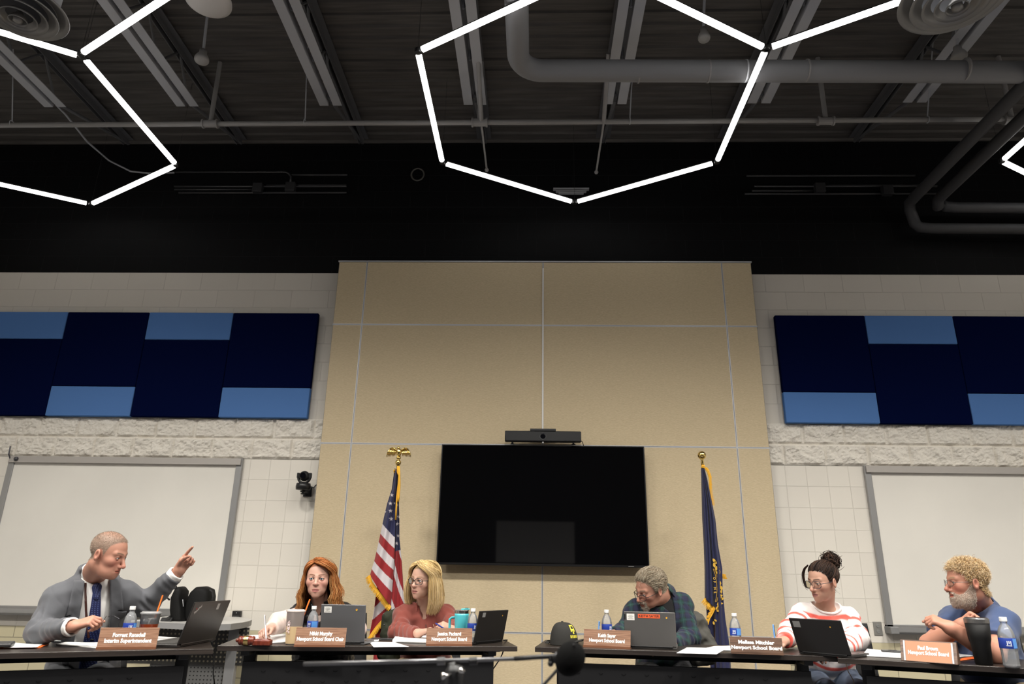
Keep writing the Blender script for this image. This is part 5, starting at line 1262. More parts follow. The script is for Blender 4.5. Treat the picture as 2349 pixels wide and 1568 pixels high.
def sleeve(P, sh, el, w, ru, re, rw, end=.0, rip=.0, rk=150., up=0.0):
    """cloth sleeve; ends flat `end` short of the wrist"""
    sh, el, w = A3(sh), A3(el), A3(w); a = cap(P, sh, el, ru, re); b = cap(P, el, w, re, rw); d2 = unit(w-el); c = w-d2*end
    b = smax(b, ((P-c)@d2).astype(np.float32), .006); d = smin(a, b, .03)
    if rip:
        t1 = (P-el)@unit(el-sh); t2 = (P-el)@d2; near = np.exp(-(((P-el)**2).sum(1))/.012)
        d = d+rip*(np.sin(rk*t2+2*np.sin(P@np.array([31., 17., 23.])))*(.35+near)+.6*np.sin(rk*.8*t1+1.5*np.sin(P@np.array([23., 37., 11.])))*near)
    return d.astype(np.float32)
def bounds(pts, m): pts = np.array([A3(p) for p in pts]); return pts.min(0)-m, pts.max(0)+m
def collar_fn(P, c, ax, fw_, r0, h0, h1, flare, t, gap=0.0, tilt=.0):
    """band around the neck with an opening in front"""
    ax = unit(ax); f = perp(ax, fw_); r = np.cross(f, ax); q = P-A3(c); hh = q@ax; x = q@r; y = q@f; rho = np.sqrt(x*x+y*y); ht = hh+tilt*y
    d = np.maximum(np.abs(rho-(r0+flare*(hh-h0)))-t, np.abs(ht-(h0+h1)/2)-(h1-h0)/2); d = d-wr0(P, .0012, 60)
    if gap: d = np.maximum(d, gap*1.0-np.abs(np.arctan2(x, y))*rho)
    return d.astype(np.float32)
def hairline(front=.082, temple=.045, nape=-.058, side=-.006, soft=.006):
    ys = np.array([-.13, -.085, -.035, -.014, .004, .016, .034, .055, .078, .13]); zs = np.array([nape, nape+.004, -.03, .028, .028, side, temple, temple+.022, front, front])
    def f(Q):
        m = np.clip((Q[:, 2]-np.interp(Q[:, 1], ys, zs))/soft+.5, 0, 1); return m*(np.abs(Q[:, 0]) < .0795)
    return f
def beard_region(full=True, soft=.004):
    def f(Q):
        ax = np.abs(Q[:, 0]); y = Q[:, 1]; z = Q[:, 2]
        if full:
            zb = np.where(ax < .028, -.047-.15*ax, np.interp(y, [-.012, .012, .030, .050, .070, .085, .1], [-.004, -.010, -.034, -.054, -.062, -.054, -.048])); m = np.clip((zb-z)/soft+.5, 0, 1)*(y > -.012+.0*z)*(z > -.145)
        else:
            m = np.clip(1.5-np.maximum(np.abs(z+.0555)/.009, ax/.030), 0, 1)*(y > .06)+np.clip(1.5-np.maximum(np.abs(z+.103)/.018, ax/.022), 0, 1)*(y > .045)
            m = m+np.clip(1.5-np.maximum(np.abs(z+.078)/.020, np.abs(ax-.029)/.006), 0, 1)*(y > .05)
        lips = ((np.abs(z+.0685) < .0105) & (ax < .023) & (y > .07)); return np.clip(m, 0, 1)*(~lips)*(ax < .0785)
    return f
def surf(fn, T, x, z, off=.004):
    ys = np.linspace(.34, -.05, 200); P = T.wld(np.stack([np.full(200, x), ys, np.full(200, z)], 1)); d = fn(P); k = np.argmax(d < 0)
    return Vector(T.wld([[x, ys[k]+off, z]])[0])
def cuffed(P, w, el, r, l0, l1, t=.004):
    d2 = unit(A3(w)-A3(el)); h = (P-A3(w))@d2; rho = np.linalg.norm((P-A3(w))-h[:, None]*d2, axis=1)
    return np.maximum(np.abs(rho-r)-t, np.maximum(l0-h, h-l1)).astype(np.float32)
def hand_box(caps, forearm, h=.0026, extra=0):
    pts = [p for c in caps for p in (c[0], c[1])]; lo, hi = bounds(pts, .026)
    w = A3(forearm[1]); e = A3(forearm[0]); d = unit(e-w); q = w+d*.05; lo = np.minimum(lo, np.minimum(w, q)-.035); hi = np.maximum(hi, np.maximum(w, q)+.035)
    return (caps+[(e, w, forearm[2], forearm[3], .015)], lo, hi, h)
m_dktr = mat('dark trousers', (.02, .02, .022), .85)
MEN = (.47, .235, .165); WOM = (.55, .325, .25)
# =============================================================== 1 man in the grey suit
h1 = Head((249, 1271), 4.20, 58, 14, 2, 1.05, jaw=1.12, full=.004, nose=1.08, neck=.062, jowl=1, brow=1.15, aper=.0046, mouth=.002, lip=.8)
N = at(216, 1316, 4.34); Rs = at(133, 1376, 4.21); Ls = at(288, 1370, 4.42); Pv = A3(N)+A3((-.10, .24, 0)); Pv[2] = .57
T = Torso(N, Pv, Rs, Ls, 1.12, 1.25, shr=.064)
eR, wR = at(90, 1449, 4.10), at(172, 1436, 3.98); eL, wL = at(335, 1386, 4.50), at(411, 1308, 4.46)
hR, iR = hand(wR, at(238, 1412, 3.98)-wR, (0.25, .55, -.8), True, (.75, .95, 1.05, 1.1), thumb=(.8, .35, .35), s=1.05)
hL, iL = hand(wL, at(446, 1262, 4.47)-wL, (.55, -.75, -.35), False, ((.40, .06, .03), (1.35, 1.5, .9), (1.4, 1.5, .9), (1.45, 1.5, .9)), thumb=(.75, .25, .55), tcurl=.5, s=1.05)
aR = arm(Rs, eR, wR, .05, .042, .031); aL = arm(Ls, eL, wL, .05, .042, .031); lg = legs_of(T, (.42, -.9, 0))
hm = hairline(.088, .055, soft=.012)
col = lambda V: h1.color(V, MEN, .45, hair=(.25, .185, .14), hairmask=lambda Q: hm(Q)*(.85-.35*np.clip((Q[:, 2]-.085)/.03, 0, 1)), brow=(.17, .11, .075), lash=.45)
root, HV, HF = build_body('person in a grey suit and navy tie pointing to the right with one arm raised', h1, T, [hand_box(hR, (eR, wR, .042, .031)), hand_box(hL, (eL, wL, .042, .031))], aR+aL+hR+hL, lg, col, (Pv[0], Pv[1], 0))
h1.eyes(root, (.10, .13, .15), (-.10, .99, .0))
HN = vnormals(HV, HF)
short_hair('hair', root, h1, HV, HN, hairline(.088, .058), 7500, lambda q: .0065+.004*np.clip((q[:, 1]-.03)/.05, 0, 1), lambda q: np.array((0, -.4, -.5)) if q[2] < .06 else np.array((0, .5, .1)), .55, .0005, [(.36, .27, .20), (.25, .19, .15), (.46, .38, .31), (.31, .24, .19)], K=3)
m_suit = mat('grey suit wool', (.088, .091, .102), .85, bump=((420, 420, 420), .35, .0015), var=((9, 9, 9), .08), sheen=.15)
m_shirt = mat('white dress shirt', (.80, .79, .77), .75)
shirt = lambda P: T.fn(P, .006)
x0 = T.ox*.55-.012; H = T.H
def opening(P):
    Q = T.loc(P); w_ = .068+.045*np.clip(1-Q[:, 2]/H, 0, 1); return np.maximum(np.abs(Q[:, 0]-x0)-w_, -Q[:, 1]+.0).astype(np.float32)
def jbase(P):
    return smin(smin(T.fn(P, .024), sleeve(P, Rs, eR, wR, .078, .066, .050, .038, .0045, 120), .035), sleeve(P, Ls, eL, wL, .078, .068, .050, .045, .0045, 120), .035)+wr(P, .0035, 34)
neck1 = h1.wld([[0, -.022, -.055]])[0]
def jcol(P):
    d = collar_fn(P, A3(N), unit(T.u*.75+unit(neck1-A3(N))*.25), T.f, .100, -.03, .050, -.30, .008, 0, -.30); return np.maximum(d, (T.loc(P)[:, 1]-T.loc(A3(N)[None])[0, 1]-.035).astype(np.float32))
def jacket(P):
    d = smin(jbase(P), jcol(P), .012); d = smax(d, -opening(P), .006); d = smax(d, -cap(P, A3(N)-T.u*.03, neck1, .078, .075), .006); return d
def lapel(P):
    Q = T.loc(P); a = np.abs(Q[:, 0]-x0); w_ = .068+.045*np.clip(1-Q[:, 2]/H, 0, 1); z = Q[:, 2]/H
    wd = np.where(z > .74, .052+.05*(1-z), .085-.10*(.74-z)); reg = np.maximum(np.maximum(w_-.004-a, a-w_-wd), np.maximum(.22-z, z-1.02)*H); reg = np.maximum(reg, -Q[:, 1]+.02)
    notch = np.maximum(np.abs(z-.74)*H-.006, w_+wd-.028-a-.0); reg = np.maximum(reg, -notch)
    d = smax(jbase(P)-.009, reg.astype(np.float32), .004); return smax(d, -cap(P, A3(N)-T.u*.03, neck1, .078, .075), .006)
lo, hi = bounds([Rs, Ls, eR, wR, eL, wL, N, Pv], .16)
jk_ = sdf_part('jacket', jacket, lo, hi, .0065, m_suit, root)
lo2, hi2 = bounds([Rs, Ls, N, A3(Pv)+T.f*.2], .12); sdf_part('lapel', lapel, lo2, hi2, .0055, m_suit, jk_)
def shirtf(P):
    d = smax(shirt(P), -cap(P, A3(N)-T.u*.02, neck1, .064, .06), .006)
    for w_, e_ in ((wR, eR), (wL, eL)): d = np.minimum(d, cuffed(P, w_, e_, .043, -.065, -.018, .006))
    return d
sh_ = sdf_part('dress_shirt', shirtf, np.minimum(lo2, A3(wR)-.1), np.maximum(hi2, A3(wL)+.1), .0065, m_shirt, root)
cax = unit(neck1-A3(N)); cc = A3(N)+cax*.010
lo3, hi3 = cc-.13, cc+.13
sdf_part('shirt_collar', lambda P: collar_fn(P, cc, unit(cax*.6+T.u*.4), T.f, .088, -.03, .036, -.34, .0035, .016, -.30), lo3, hi3, .0038, m_shirt, sh_)
def dotted(name, base, dot):
    m = dots(name, base, dot, .011, .0025, ('X', 'Z'), .55); return m
m_tie = dotted('navy dotted tie', (.010, .016, .085), (.10, .14, .32))
def tie(P):
    Q = T.loc(P); z = Q[:, 2]/H; w_ = .020+.026*np.clip((.93-z)/.6, 0, 1); reg = np.maximum(np.maximum(np.abs(Q[:, 0]-x0)-w_, np.maximum(.10-z, z-.93)*H), -Q[:, 1]+.02); return smax(shirt(P)-.010, reg.astype(np.float32), .004)
tie_ = sdf_part('tie', tie, lo2, hi2, .005, m_tie, root)
kp = surf(shirt, T, x0, H*.955, .008); kq = surf(shirt, T, x0, H*.89, .012)
sdf_part('tie_knot', lambda P: cap(P, kp, kq, .026, .017), A3(kp)-.07, A3(kp)+.07, .0045, m_tie, tie_)
b = MB(); b.tube([surf(shirt, T, x0+.058, H*.99, .010), surf(shirt, T, x0+.052, H*.86, .008), surf(shirt, T, x0+.040, H*.70, .008), surf(shirt, T, x0+.018, H*.50, .016)], .006, 8, flat=.4); b.build('lanyard', mat('black orange lanyard', (.06, .014, .008), .6), root, world=True)
trousers(root, lg, T, mat('grey suit trousers', (.07, .073, .08), .85))
# spectacles he holds
gp = Vector(iR['tip'][0]); m_wire = mat('thin dark wire', (.08, .08, .09), .3, .8)
gl = thing('spectacles', 'folded wire spectacles held in the right hand of the suited man', 'spectacles', gp)
b = MB(); c1 = at(245, 1450, 3.97)-gp; c2 = at(262, 1449, 3.99)-gp
for c_ in (c1, c2): b.tube([c_+Vector((.020*math.cos(a), .004*math.sin(a), .017*math.sin(a))) for a in np.linspace(0, 2*PI, 25)[:-1]], .0012, 6, closed=True)
b.build('lens_rims', m_wire, gl); b = MB(); b.tube([c2+Vector((.02, 0, .006)), at(273, 1418, 3.98)-gp, at(262, 1412, 3.98)-gp, at(248, 1414, 3.98)-gp], .0013, 6); b.tube([c1+Vector((-.02, 0, .006)), at(236, 1425, 3.98)-gp, at(244, 1412, 3.97)-gp], .0013, 6); b.build('temples', m_wire, gl)
chair(Pv[0]-.02, Pv[1]+.03, math.radians(24), 'black chair under the man in the grey suit')
# =============================================================== 2 red haired woman
h2 = Head((731, 1326), 4.92, -9, 2, 0, 1.02, jaw=.96, full=.005, nose=.84, neck=.050, lip=1.15, brow=.6, aper=.0050)
N = at(735, 1388, 5.02); Rs = at(692, 1412, 5.04); Ls = at(784, 1412, 5.06); Pv = A3(N)+A3((.0, .20, 0)); Pv[2] = .56
T = Torso(N, Pv, Rs, Ls, 1.1, 1.2, .03, shr=.060)
eR, wR = at(640, 1427, 4.80), at(620, 1443, 4.58); eL, wL = at(818, 1443, 4.98), at(780, 1462, 4.78)
hR, iR = hand(wR, at(596, 1448, 4.47)-wR, (.55, .3, -.75), True, (.75, .9, 1.0, 1.05), thumb=(.8, .4, .3), s=.95)
hL, iL = hand(wL, at(758, 1468, 4.70)-wL, (0, 0, -1), False, (.4, .4, .4, .4), s=.95)
lg = legs_of(T, (.1, -1, 0))
hm = hairline(.080, .045, soft=.01); HC2 = [(.34, .105, .028), (.42, .15, .045), (.25, .07, .02), (.50, .22, .08), (.30, .09, .025)]
col = lambda V: h2.color(V, WOM, .42, hair=(.22, .07, .022), hairmask=hm, brow=(.15, .06, .03), lash=1.25, lipc=(.46, .17, .15))
root, HV, HF = build_body('person with long red hair in a black vest over a cream sweater, writing', h2, T, [hand_box(hR, (eR, wR, .036, .026)), hand_box(hL, (eL, wL, .036, .026))], arm(Rs, eR, wR)+arm(Ls, eL, wL)+hR+hL, lg, col, (Pv[0], Pv[1], 0))
h2.eyes(root, (.035, .10, .15), (.10, .99, .0))
def long_hair(name, root, h, n, part, zend, cols, wave=.0, lam=.09, phimin=54, thick=.016, flare=.10, under=0.0, r0=.0016, back=True, zjit=.03, asym=1.0, K=18, frontpull=0.0, tip=None):
    Cc = np.array((0, -.013, .038)); P = np.empty((n, K, 3)); nA = K//2
    for i in range(n):
        yr = .052-.130*RNG.random()**.9; side = 1 if RNG.random() < .5 else -1
        xr = part+side*abs(RNG.normal())*.010; o = .005+(thick if not isinstance(thick, tuple) else thick[0 if side > 0 else 1])*RNG.random()**1.3
        R_ = np.array((.076, .097, .081))+.006; u = np.array((xr, yr+.013, 0))/R_; u[2] = math.sqrt(max(.02, 1-u[0]**2-u[1]**2)); th0 = math.acos(u[2]); ph0 = math.atan2(u[0], u[1])
        fr = np.clip((.052-yr)/.130, 0, 1); pm = phimin if not isinstance(phimin, tuple) else phimin[0 if side > 0 else 1]; ph1 = side*math.radians(pm+(176-pm)*fr+abs(RNG.normal())*8)
        dphi = (ph1-ph0+PI) % (2*PI)-PI
        if side > 0 and dphi < -2.2: dphi += 2*PI
        if side < 0 and dphi > 2.2: dphi -= 2*PI
        ze = zend[0 if side > 0 else 1]+RNG.normal()*zjit; w0 = RNG.random()*6.28; wv = wave*(.5+RNG.random())
        for k in range(nA):
            t = k/(nA-1); th = th0+(1.66-th0)*t; e = (1-(1-t)**1.35) if side*part < 0 else t**.95; ph = ph0+dphi*e
            rk = R_-.006+.005+o*min(1, .15+t*2.0)*1.0
            P[i, k] = Cc+rk*np.array((math.sin(th)*math.sin(ph), math.sin(th)*math.cos(ph), math.cos(th)))
        p0 = P[i, nA-1].copy(); fl = flare*(asym if side < 0 else 1)*(.6+.8*RNG.random())
        for k in range(nA, K):
            t = (k-nA+1)/(K-nA); z = p0[2]+(ze-p0[2])*t; sc_ = 1+fl*math.sin(min(1, t*1.15)*PI*.62)-under*t**5
            q = np.array((p0[0]*sc_, p0[1]*sc_+frontpull*t, z)); a = 6.28*z/lam+w0*.35+side; amp = wv*min(1, t*2)
            q[0] += side*amp*math.sin(a); q[1] += amp*.8*math.cos(a*.9); P[i, k] = q
    P += RNG.normal(size=(n, 1, 3))*.0012
    rad = r0*(1-.75*np.linspace(0, 1, K)[None, :]**3)*(.7+.6*RNG.random((n, 1)))*h.s
    cl = np.array(cols)[RNG.integers(0, len(cols), n)]*(.75+.5*RNG.random((n, 1)))
    return strands(name, root, h.wld(P.reshape(-1, 3)).reshape(n, K, 3), rad, cl, tip=tip)
long_hair('hair', root, h2, 6500, .030, (-.30, -.27), HC2, wave=.012, lam=.10, phimin=(66, 56), thick=(.013, .028), flare=.20, asym=1.9, r0=.0013, zjit=.04, frontpull=.025, tip=(1.25, 1.75, 1.9))
m_cream = mat('cream knit', (.66, .52, .46), .9, bump=((260, 260, 260), .4, .002), sheen=.2)
m_vest = mat('black quilted nylon', (.008, .008, .010), .38)
neck2 = h2.wld([[0, -.022, -.055]])[0]
def nk(P, r0, r1, dz=.03, fwd=0.0): return cap(P, A3(N)-T.u*dz+T.f*fwd, neck2, r0, r1)
def sweater(P):
    d = smin(smin(T.fn(P, .008), sleeve(P, Rs, eR, wR, .066, .058, .040, .018, .004, 130), .03), sleeve(P, Ls, eL, wL, .066, .058, .042, .02, .004, 130), .03)+wr(P, .003, 40); d = smax(d, -nk(P, .062, .058), .006); return smax(d, -cap(P, A3(N)+T.f*.11-T.u*.05, A3(N)+T.f*.06+T.u*.05, .024, .05), .008)
lo, hi = bounds([Rs, Ls, eR, wR, eL, wL, N, Pv], .13); sdf_part('sweater', sweater, lo, hi, .0065, m_cream, root)
def vest(P):
    Q = T.loc(P); q = np.abs(np.sin(Q[:, 2]*PI/.052)); d = T.fn(P, .030)-.007*np.sqrt(q)+.004+wr(P, .0025, 60)
    for s_ in (Rs, Ls): d = smax(d, -(cap(P, A3(s_)+(A3(s_)-A3(N))*.46, A3(s_)+(A3(s_)-A3(N))*.46-T.u*.10, .062, .06)), .012)
    d = smax(d, -cap(P, A3(N)+T.f*.10-T.u*.035, neck2+T.f*.03, .030, .064), .01)
    return np.maximum(d, .0015-np.abs(Q[:, 0]-T.ox*.5)-.0+np.where(Q[:, 1] > 0, 0, -1)).astype(np.float32)
lo, hi = bounds([Rs, Ls, N, Pv], .16); v_ = sdf_part('vest', vest, lo, hi, .006, m_vest, root)
cax = unit(unit(neck2-A3(N))*.5+T.u*.5); cc = A3(N)+cax*.005; sdf_part('vest_collar', lambda P: collar_fn(P, cc, cax, T.f, .080, -.025, .042, .05, .008, .045, -.35), cc-.14, cc+.14, .0045, m_vest, v_)
trousers(root, lg, T, m_dktr)
pen(iR['thumb']+iR['d']*.03+A3((.0, 0, -.035)), at(607, 1410, 4.52), m_penw, 'pearl coloured pen in the red haired woman\'s hand')
chair(Pv[0]+.02, Pv[1]+.05, math.radians(2), 'black chair under the red haired woman')
# =============================================================== 3 blonde woman
h3 = Head((971, 1330), 5.08, -37, 3, -4, 1.0, jaw=.93, nose=.88, neck=.048, lip=1.0, brow=.6, full=.003, aper=.0056)
N = at(972, 1388, 5.16); Rs = at(928, 1413, 5.12); Ls = at(1019, 1412, 5.18); Pv = A3(N)+A3((.0, .20, 0)); Pv[2] = .56
T = Torso(N, Pv, Rs, Ls, 1.12, 1.25, .035, shr=.062)
eR, wR = at(915, 1450, 5.02), at(960, 1452, 4.85); eL, wL = at(1048, 1450, 5.04), at(1040, 1446, 4.87)
hR, iR = hand(wR, at(1000, 1439, 4.80)-wR, (.2, .1, -1), True, (.45, .55, .6, .7), thumb=(.8, .5, .1), s=.95)
hL, iL = hand(wL, at(1010, 1431, 4.84)-wL, (-.1, .5, -.8), False, (1.0, 1.15, 1.2, 1.2), thumb=(.75, .35, .5), s=.95)
lg = legs_of(T, (0, -1, 0), thigh=.46)
hm = hairline(.080, .045, soft=.01); HC3 = [(.62, .44, .19), (.72, .54, .27), (.50, .34, .14), (.80, .63, .36), (.42, .28, .12)]
col = lambda V: h3.color(V, (.53, .32, .24), .30, hair=(.24, .155, .075), hairmask=hm, brow=(.24, .14, .08), lash=1.0, lipc=(.38, .15, .13))
root, HV, HF = build_body('person with straight blonde hair and black glasses in a rust red pullover', h3, T, [hand_box(hR, (eR, wR, .036, .026)), hand_box(hL, (eL, wL, .036, .026))], arm(Rs, eR, wR)+arm(Ls, eL, wL)+hR+hL, lg, col, (Pv[0], Pv[1], 0))
h3.eyes(root, (.10, .14, .14), (.25, .97, .0))
h3.glasses(root, mat('black spectacle frame', (.006, .006, .007), .25), rx=.0255, rz=.0195, sq=.25, th=.0021, yo=.101)
long_hair('hair', root, h3, 6000, .018, (-.165, -.20), HC3, wave=.002, lam=.2, phimin=56, thick=.022, flare=.20, under=.22, r0=.0012, zjit=.008, tip=(1.1, 1.12, 1.2))
m_rust = mat('rust red fleece', (.185, .038, .026), .9, bump=((300, 300, 300), .3, .0015), sheen=.25)
neck3 = h3.wld([[0, -.022, -.055]])[0]
def pull(P):
    d = smin(smin(T.fn(P, .014), sleeve(P, Rs, eR, wR, .070, .064, .042, .02, .005, 130), .035), sleeve(P, Ls, eL, wL, .070, .062, .042, .02, .005, 130), .035)+wr(P, .004, 36)
    d = smax(d, -cap(P, A3(N)-T.u*.02, neck3, .058, .056), .006); return smax(d, -cap(P, A3(N)+T.f*.10-T.u*.055, A3(N)+T.f*.06+T.u*.05, .014, .042), .008)
lo, hi = bounds([Rs, Ls, eR, wR, eL, wL, N, Pv], .14); pl_ = sdf_part('pullover', pull, lo, hi, .0065, m_rust, root)
cax = unit(unit(neck3-A3(N))*.5+T.u*.5); cc = A3(N)+cax*.0; sdf_part('pullover_collar', lambda P: collar_fn(P, cc, cax, T.f, .096, -.03, .030, -.42, .005, .05, -.35), cc-.15, cc+.15, .0045, m_rust, pl_)
fn3 = lambda P: pull(P)
zp = [surf(fn3, T, T.ox*.5-.005, H_, .003) for H_ in (T.H*.86, T.H*.80, T.H*.74)]
b = MB(); b.tube(zp, .0035, 6); b.box(zp[-1]+Vector((0, -.003, -.012)), (.007, .004, .022)); b.build('zipper', m_sst, pl_, world=True)
b = MB(); b.tube([surf(fn3, T, -.055, T.H*.84, .004), surf(fn3, T, -.075, T.H*.72, .005), surf(fn3, T, -.095, T.H*.60, .006), surf(fn3, T, -.105, T.H*.50, .008)], .0022, 6); b.build('drawcord', mat('beige cord', (.55, .38, .24), .7), root, world=True)
m_tantr = mat('tan trousers', (.42, .29, .16), .85); trousers(root, lg, T, m_tantr)
pen(at(998, 1428, 4.80), at(1026, 1446, 4.80), m_pend, 'dark blue pen in the blonde woman\'s hand')
chair(Pv[0], Pv[1]+.05, 0, 'black chair under the blonde woman, green jacket hung over it')
m_olive = mat('dark olive jacket cloth', (.022, .026, .012), .85)
def jk(P):
    d = smin(cap(P, at(888, 1412, 5.30), at(880, 1500, 5.28), .034, .050), cap(P, at(906, 1408, 5.30), at(902, 1500, 5.26), .045, .06), .03); d = smin(d, cap(P, at(924, 1412, 5.32), at(930, 1500, 5.30), .05, .06), .03)
    return (d+wr(P, .007, 30)+wr(P, .003, 80, 2)).astype(np.float32)
lo, hi = bounds([at(888, 1400, 5.28), at(902, 1500, 5.28), at(930, 1460, 5.3)], .13); o = sdf_part('draped_jacket', jk, lo, hi, .008, m_olive, None); tag(o, 'dark olive jacket hanging on the chair left of the blonde woman', 'jacket')
b = MB(); q = at(882, 1432, 5.235); b.sphere(q, .007, 10, 6); q2 = at(880, 1408, 5.255); b.sphere(q2, .005, 8, 6); b.build('snap_button', m_sst, o)
# =============================================================== 4 man in plaid bending over
h4 = Head((1491, 1350), 5.02, -54, 21, -13, 1.03, jaw=1.06, nose=1.05, neck=.060, brow=1.1, full=.003, aper=.004, lip=.8)
N = at(1516, 1363, 5.17); Rs = at(1458, 1404, 5.10); Ls = at(1562, 1388, 5.22); Pv = A3(N)+A3((.04, .24, 0)); Pv[2] = .57
T = Torso(N, Pv, Rs, Ls, 1.15, 1.25, shr=.064)
eR, wR = at(1437, 1446, 5.04), at(1404, 1456, 4.88); eL, wL = at(1583, 1462, 5.08), at(1540, 1480, 4.86)
hR, iR = hand(wR, at(1376, 1458, 4.86)-wR, (.3, .3, -.9), True, (.7, .85, .95, 1.0), thumb=(.8, .4, .3), s=1.03)
hL, iL = hand(wL, at(1510, 1482, 4.8)-wL, (0, 0, -1), False, (.4, .4, .4, .4), s=1.03)
lg = legs_of(T, (-.1, -1, 0))
hm = hairline(.085, .045, soft=.01); gm = beard_region(False)
col = lambda V: h4.color(V, MEN, .38, hair=(.27, .22, .165), hairmask=hm, brow=(.16, .11, .075), lash=.3, beard=(.42, .34, .27), beardmask=lambda Q: gm(Q)*.7)
root, HV, HF = build_body('person with tousled grey hair and glasses in a dark green plaid shirt, bending over', h4, T, [hand_box(hR, (eR, wR, .040, .030)), hand_box(hL, (eL, wL, .040, .030))], arm(Rs, eR, wR)+arm(Ls, eL, wL)+hR+hL, lg, col, (Pv[0], Pv[1], 0))
h4.eyes(root, (.12, .14, .14), (.0, .90, -.42)); HN = vnormals(HV, HF)
HC4 = [(.34, .28, .20), (.27, .215, .15), (.42, .36, .27), (.22, .17, .115), (.50, .45, .36), (.38, .31, .225)]
def fl4(q): return np.array((.55*math.sin(45*q[1]+38*q[0])+.2*math.sin(110*q[0]), -1.0, .25*math.sin(70*q[1]+20*q[0])+(.10 if q[2] > .07 else -.5)))
short_hair('hair', root, h4, HV, HN, hairline(.080, .042), 6500, lambda q: .020+.036*np.clip((q[:, 2]-.01)/.08, 0, 1), fl4, .30, .0009, HC4, curl=.10, K=9, jitter=.16, hug=(.05, .28))
short_hair('moustache', root, h4, HV, HN, gm, 900, .012, lambda q: np.array((.5*np.sign(q[0]), .3, -.8)), .5, .0007, [(.55, .48, .40), (.66, .6, .52), (.38, .3, .23)], K=4)
h4.glasses(root, mat('dark spectacle frame', (.012, .012, .014), .25), rx=.0245, rz=.0185, sq=.2, th=.0018, yo=.103, zo=-.010, drop=.006)
def plaid():
    m = mat('dark plaid flannel', (.006, .008, .013), .9, bump=((300, 300, 300), .3, .0015), sheen=.1); N_, L_, b_ = nodes_of(m); tc = N_.new('ShaderNodeTexCoord'); sx = N_.new('ShaderNodeSeparateXYZ'); L_.new(tc.outputs['Object'], sx.inputs[0])
    def band(axis, period, lo_, hi_, off=0, ax2=None):
        a = N_.new('ShaderNodeMath'); a.operation = 'MULTIPLY_ADD'; a.inputs[1].default_value = 1/period; a.inputs[2].default_value = off+50; L_.new(sx.outputs[axis], a.inputs[0])
        if ax2:
            c_ = N_.new('ShaderNodeMath'); c_.operation = 'MULTIPLY_ADD'; c_.inputs[1].default_value = .6/period; L_.new(sx.outputs[ax2], c_.inputs[0]); L_.new(a.outputs[0], c_.inputs[2]); a = c_
        f = N_.new('ShaderNodeMath'); f.operation = 'FRACT'; L_.new(a.outputs[0], f.inputs[0])
        g = N_.new('ShaderNodeMath'); g.operation = 'COMPARE'; g.inputs[1].default_value = (lo_+hi_)/2; g.inputs[2].default_value = (hi_-lo_)/2; L_.new(f.outputs[0], g.inputs[0]); return g.outputs[0]
    cur = None
    for bd, colr, fac in ((band('X', .070, 0, .36), (.006, .042, .036), .62), (band('Z', .070, 0, .36, 0, 'Y'), (.006, .042, .036), .55), (band('X', .070, .46, .86), (.010, .012, .045), .55), (band('Z', .070, .46, .86, 0, 'Y'), (.010, .012, .045), .45), (band('X', .070, .15, .20), (.03, .09, .085), .4), (band('Z', .070, .15, .2, 0, 'Y'), (.03, .09, .085), .35)):
        mx = N_.new('ShaderNodeMix'); mx.data_type = 'RGBA'; fm = N_.new('ShaderNodeMath'); fm.operation = 'MULTIPLY'; fm.inputs[1].default_value = fac; L_.new(bd, fm.inputs[0]); L_.new(fm.outputs[0], mx.inputs[0])
        if cur is None: mx.inputs[6].default_value = (.006, .008, .012, 1)
        else: L_.new(cur, mx.inputs[6])
        mx.inputs[7].default_value = (*colr, 1); cur = mx.outputs[2]
    L_.new(cur, b_.inputs['Base Color']); return m
m_plaid = plaid(); neck4 = h4.wld([[0, -.022, -.055]])[0]
def flan(P):
    d = smin(smin(T.fn(P, .018), sleeve(P, Rs, eR, wR, .072, .062, .045, .02, .005, 120), .035), sleeve(P, Ls, eL, wL, .074, .066, .048, .02, .005, 120), .035)+wr(P, .004, 36)
    d = smax(d, -cap(P, A3(N)-T.u*.02, neck4, .070, .066), .006); return smax(d, -cap(P, A3(N)+T.f*.12-T.u*.12, A3(N)+T.f*.05+T.u*.03, .03, .055), .01)
lo, hi = bounds([Rs, Ls, eR, wR, eL, wL, N, Pv], .14); fl_ = sdf_part('plaid_shirt', flan, lo, hi, .0065, m_plaid, root)
sdf_part('undershirt', lambda P: smax(T.fn(P, .004), -cap(P, A3(N)+T.u*.01, neck4, .060, .06), .006), *bounds([Rs, Ls, N, Pv], .14), .009, mat('black tee', (.006, .006, .007), .9), root)
cax = unit(unit(neck4-A3(N))*.5+T.u*.5); cc = A3(N)+cax*.002; sdf_part('shirt_collar', lambda P: collar_fn(P, cc, cax, T.f, .104, -.03, .040, -.44, .0045, .06, -.25), cc-.15, cc+.15, .0045, m_plaid, fl_)
trousers(root, lg, T, m_dktr)
pen(at(1373, 1452, 4.86), at(1374.5, 1424, 4.86), m_penb, 'pale blue pen in the hand of the man in plaid')
chair(Pv[0]+.03, Pv[1]+.06, math.radians(-8), 'black chair under the man in plaid, grey jacket hung over it')
m_gj = mat('grey green jacket cloth', (.075, .072, .062), .85)
gc = at(1606, 1468, 5.36)
def gj(P): return (smin(cap(P, at(1590, 1425, 5.36), at(1622, 1490, 5.34), .075, .085), cap(P, at(1600, 1440, 5.36), at(1600, 1500, 5.36), .07, .08), .03)+wr(P, .011, 30)+wr(P, .004, 75, 1)).astype(np.float32)
lo, hi = bounds([gc], .30); o = sdf_part('draped_jacket', gj, lo, hi, .008, m_gj, None); tag(o, 'grey jacket hanging on the chair behind the man in plaid', 'jacket')
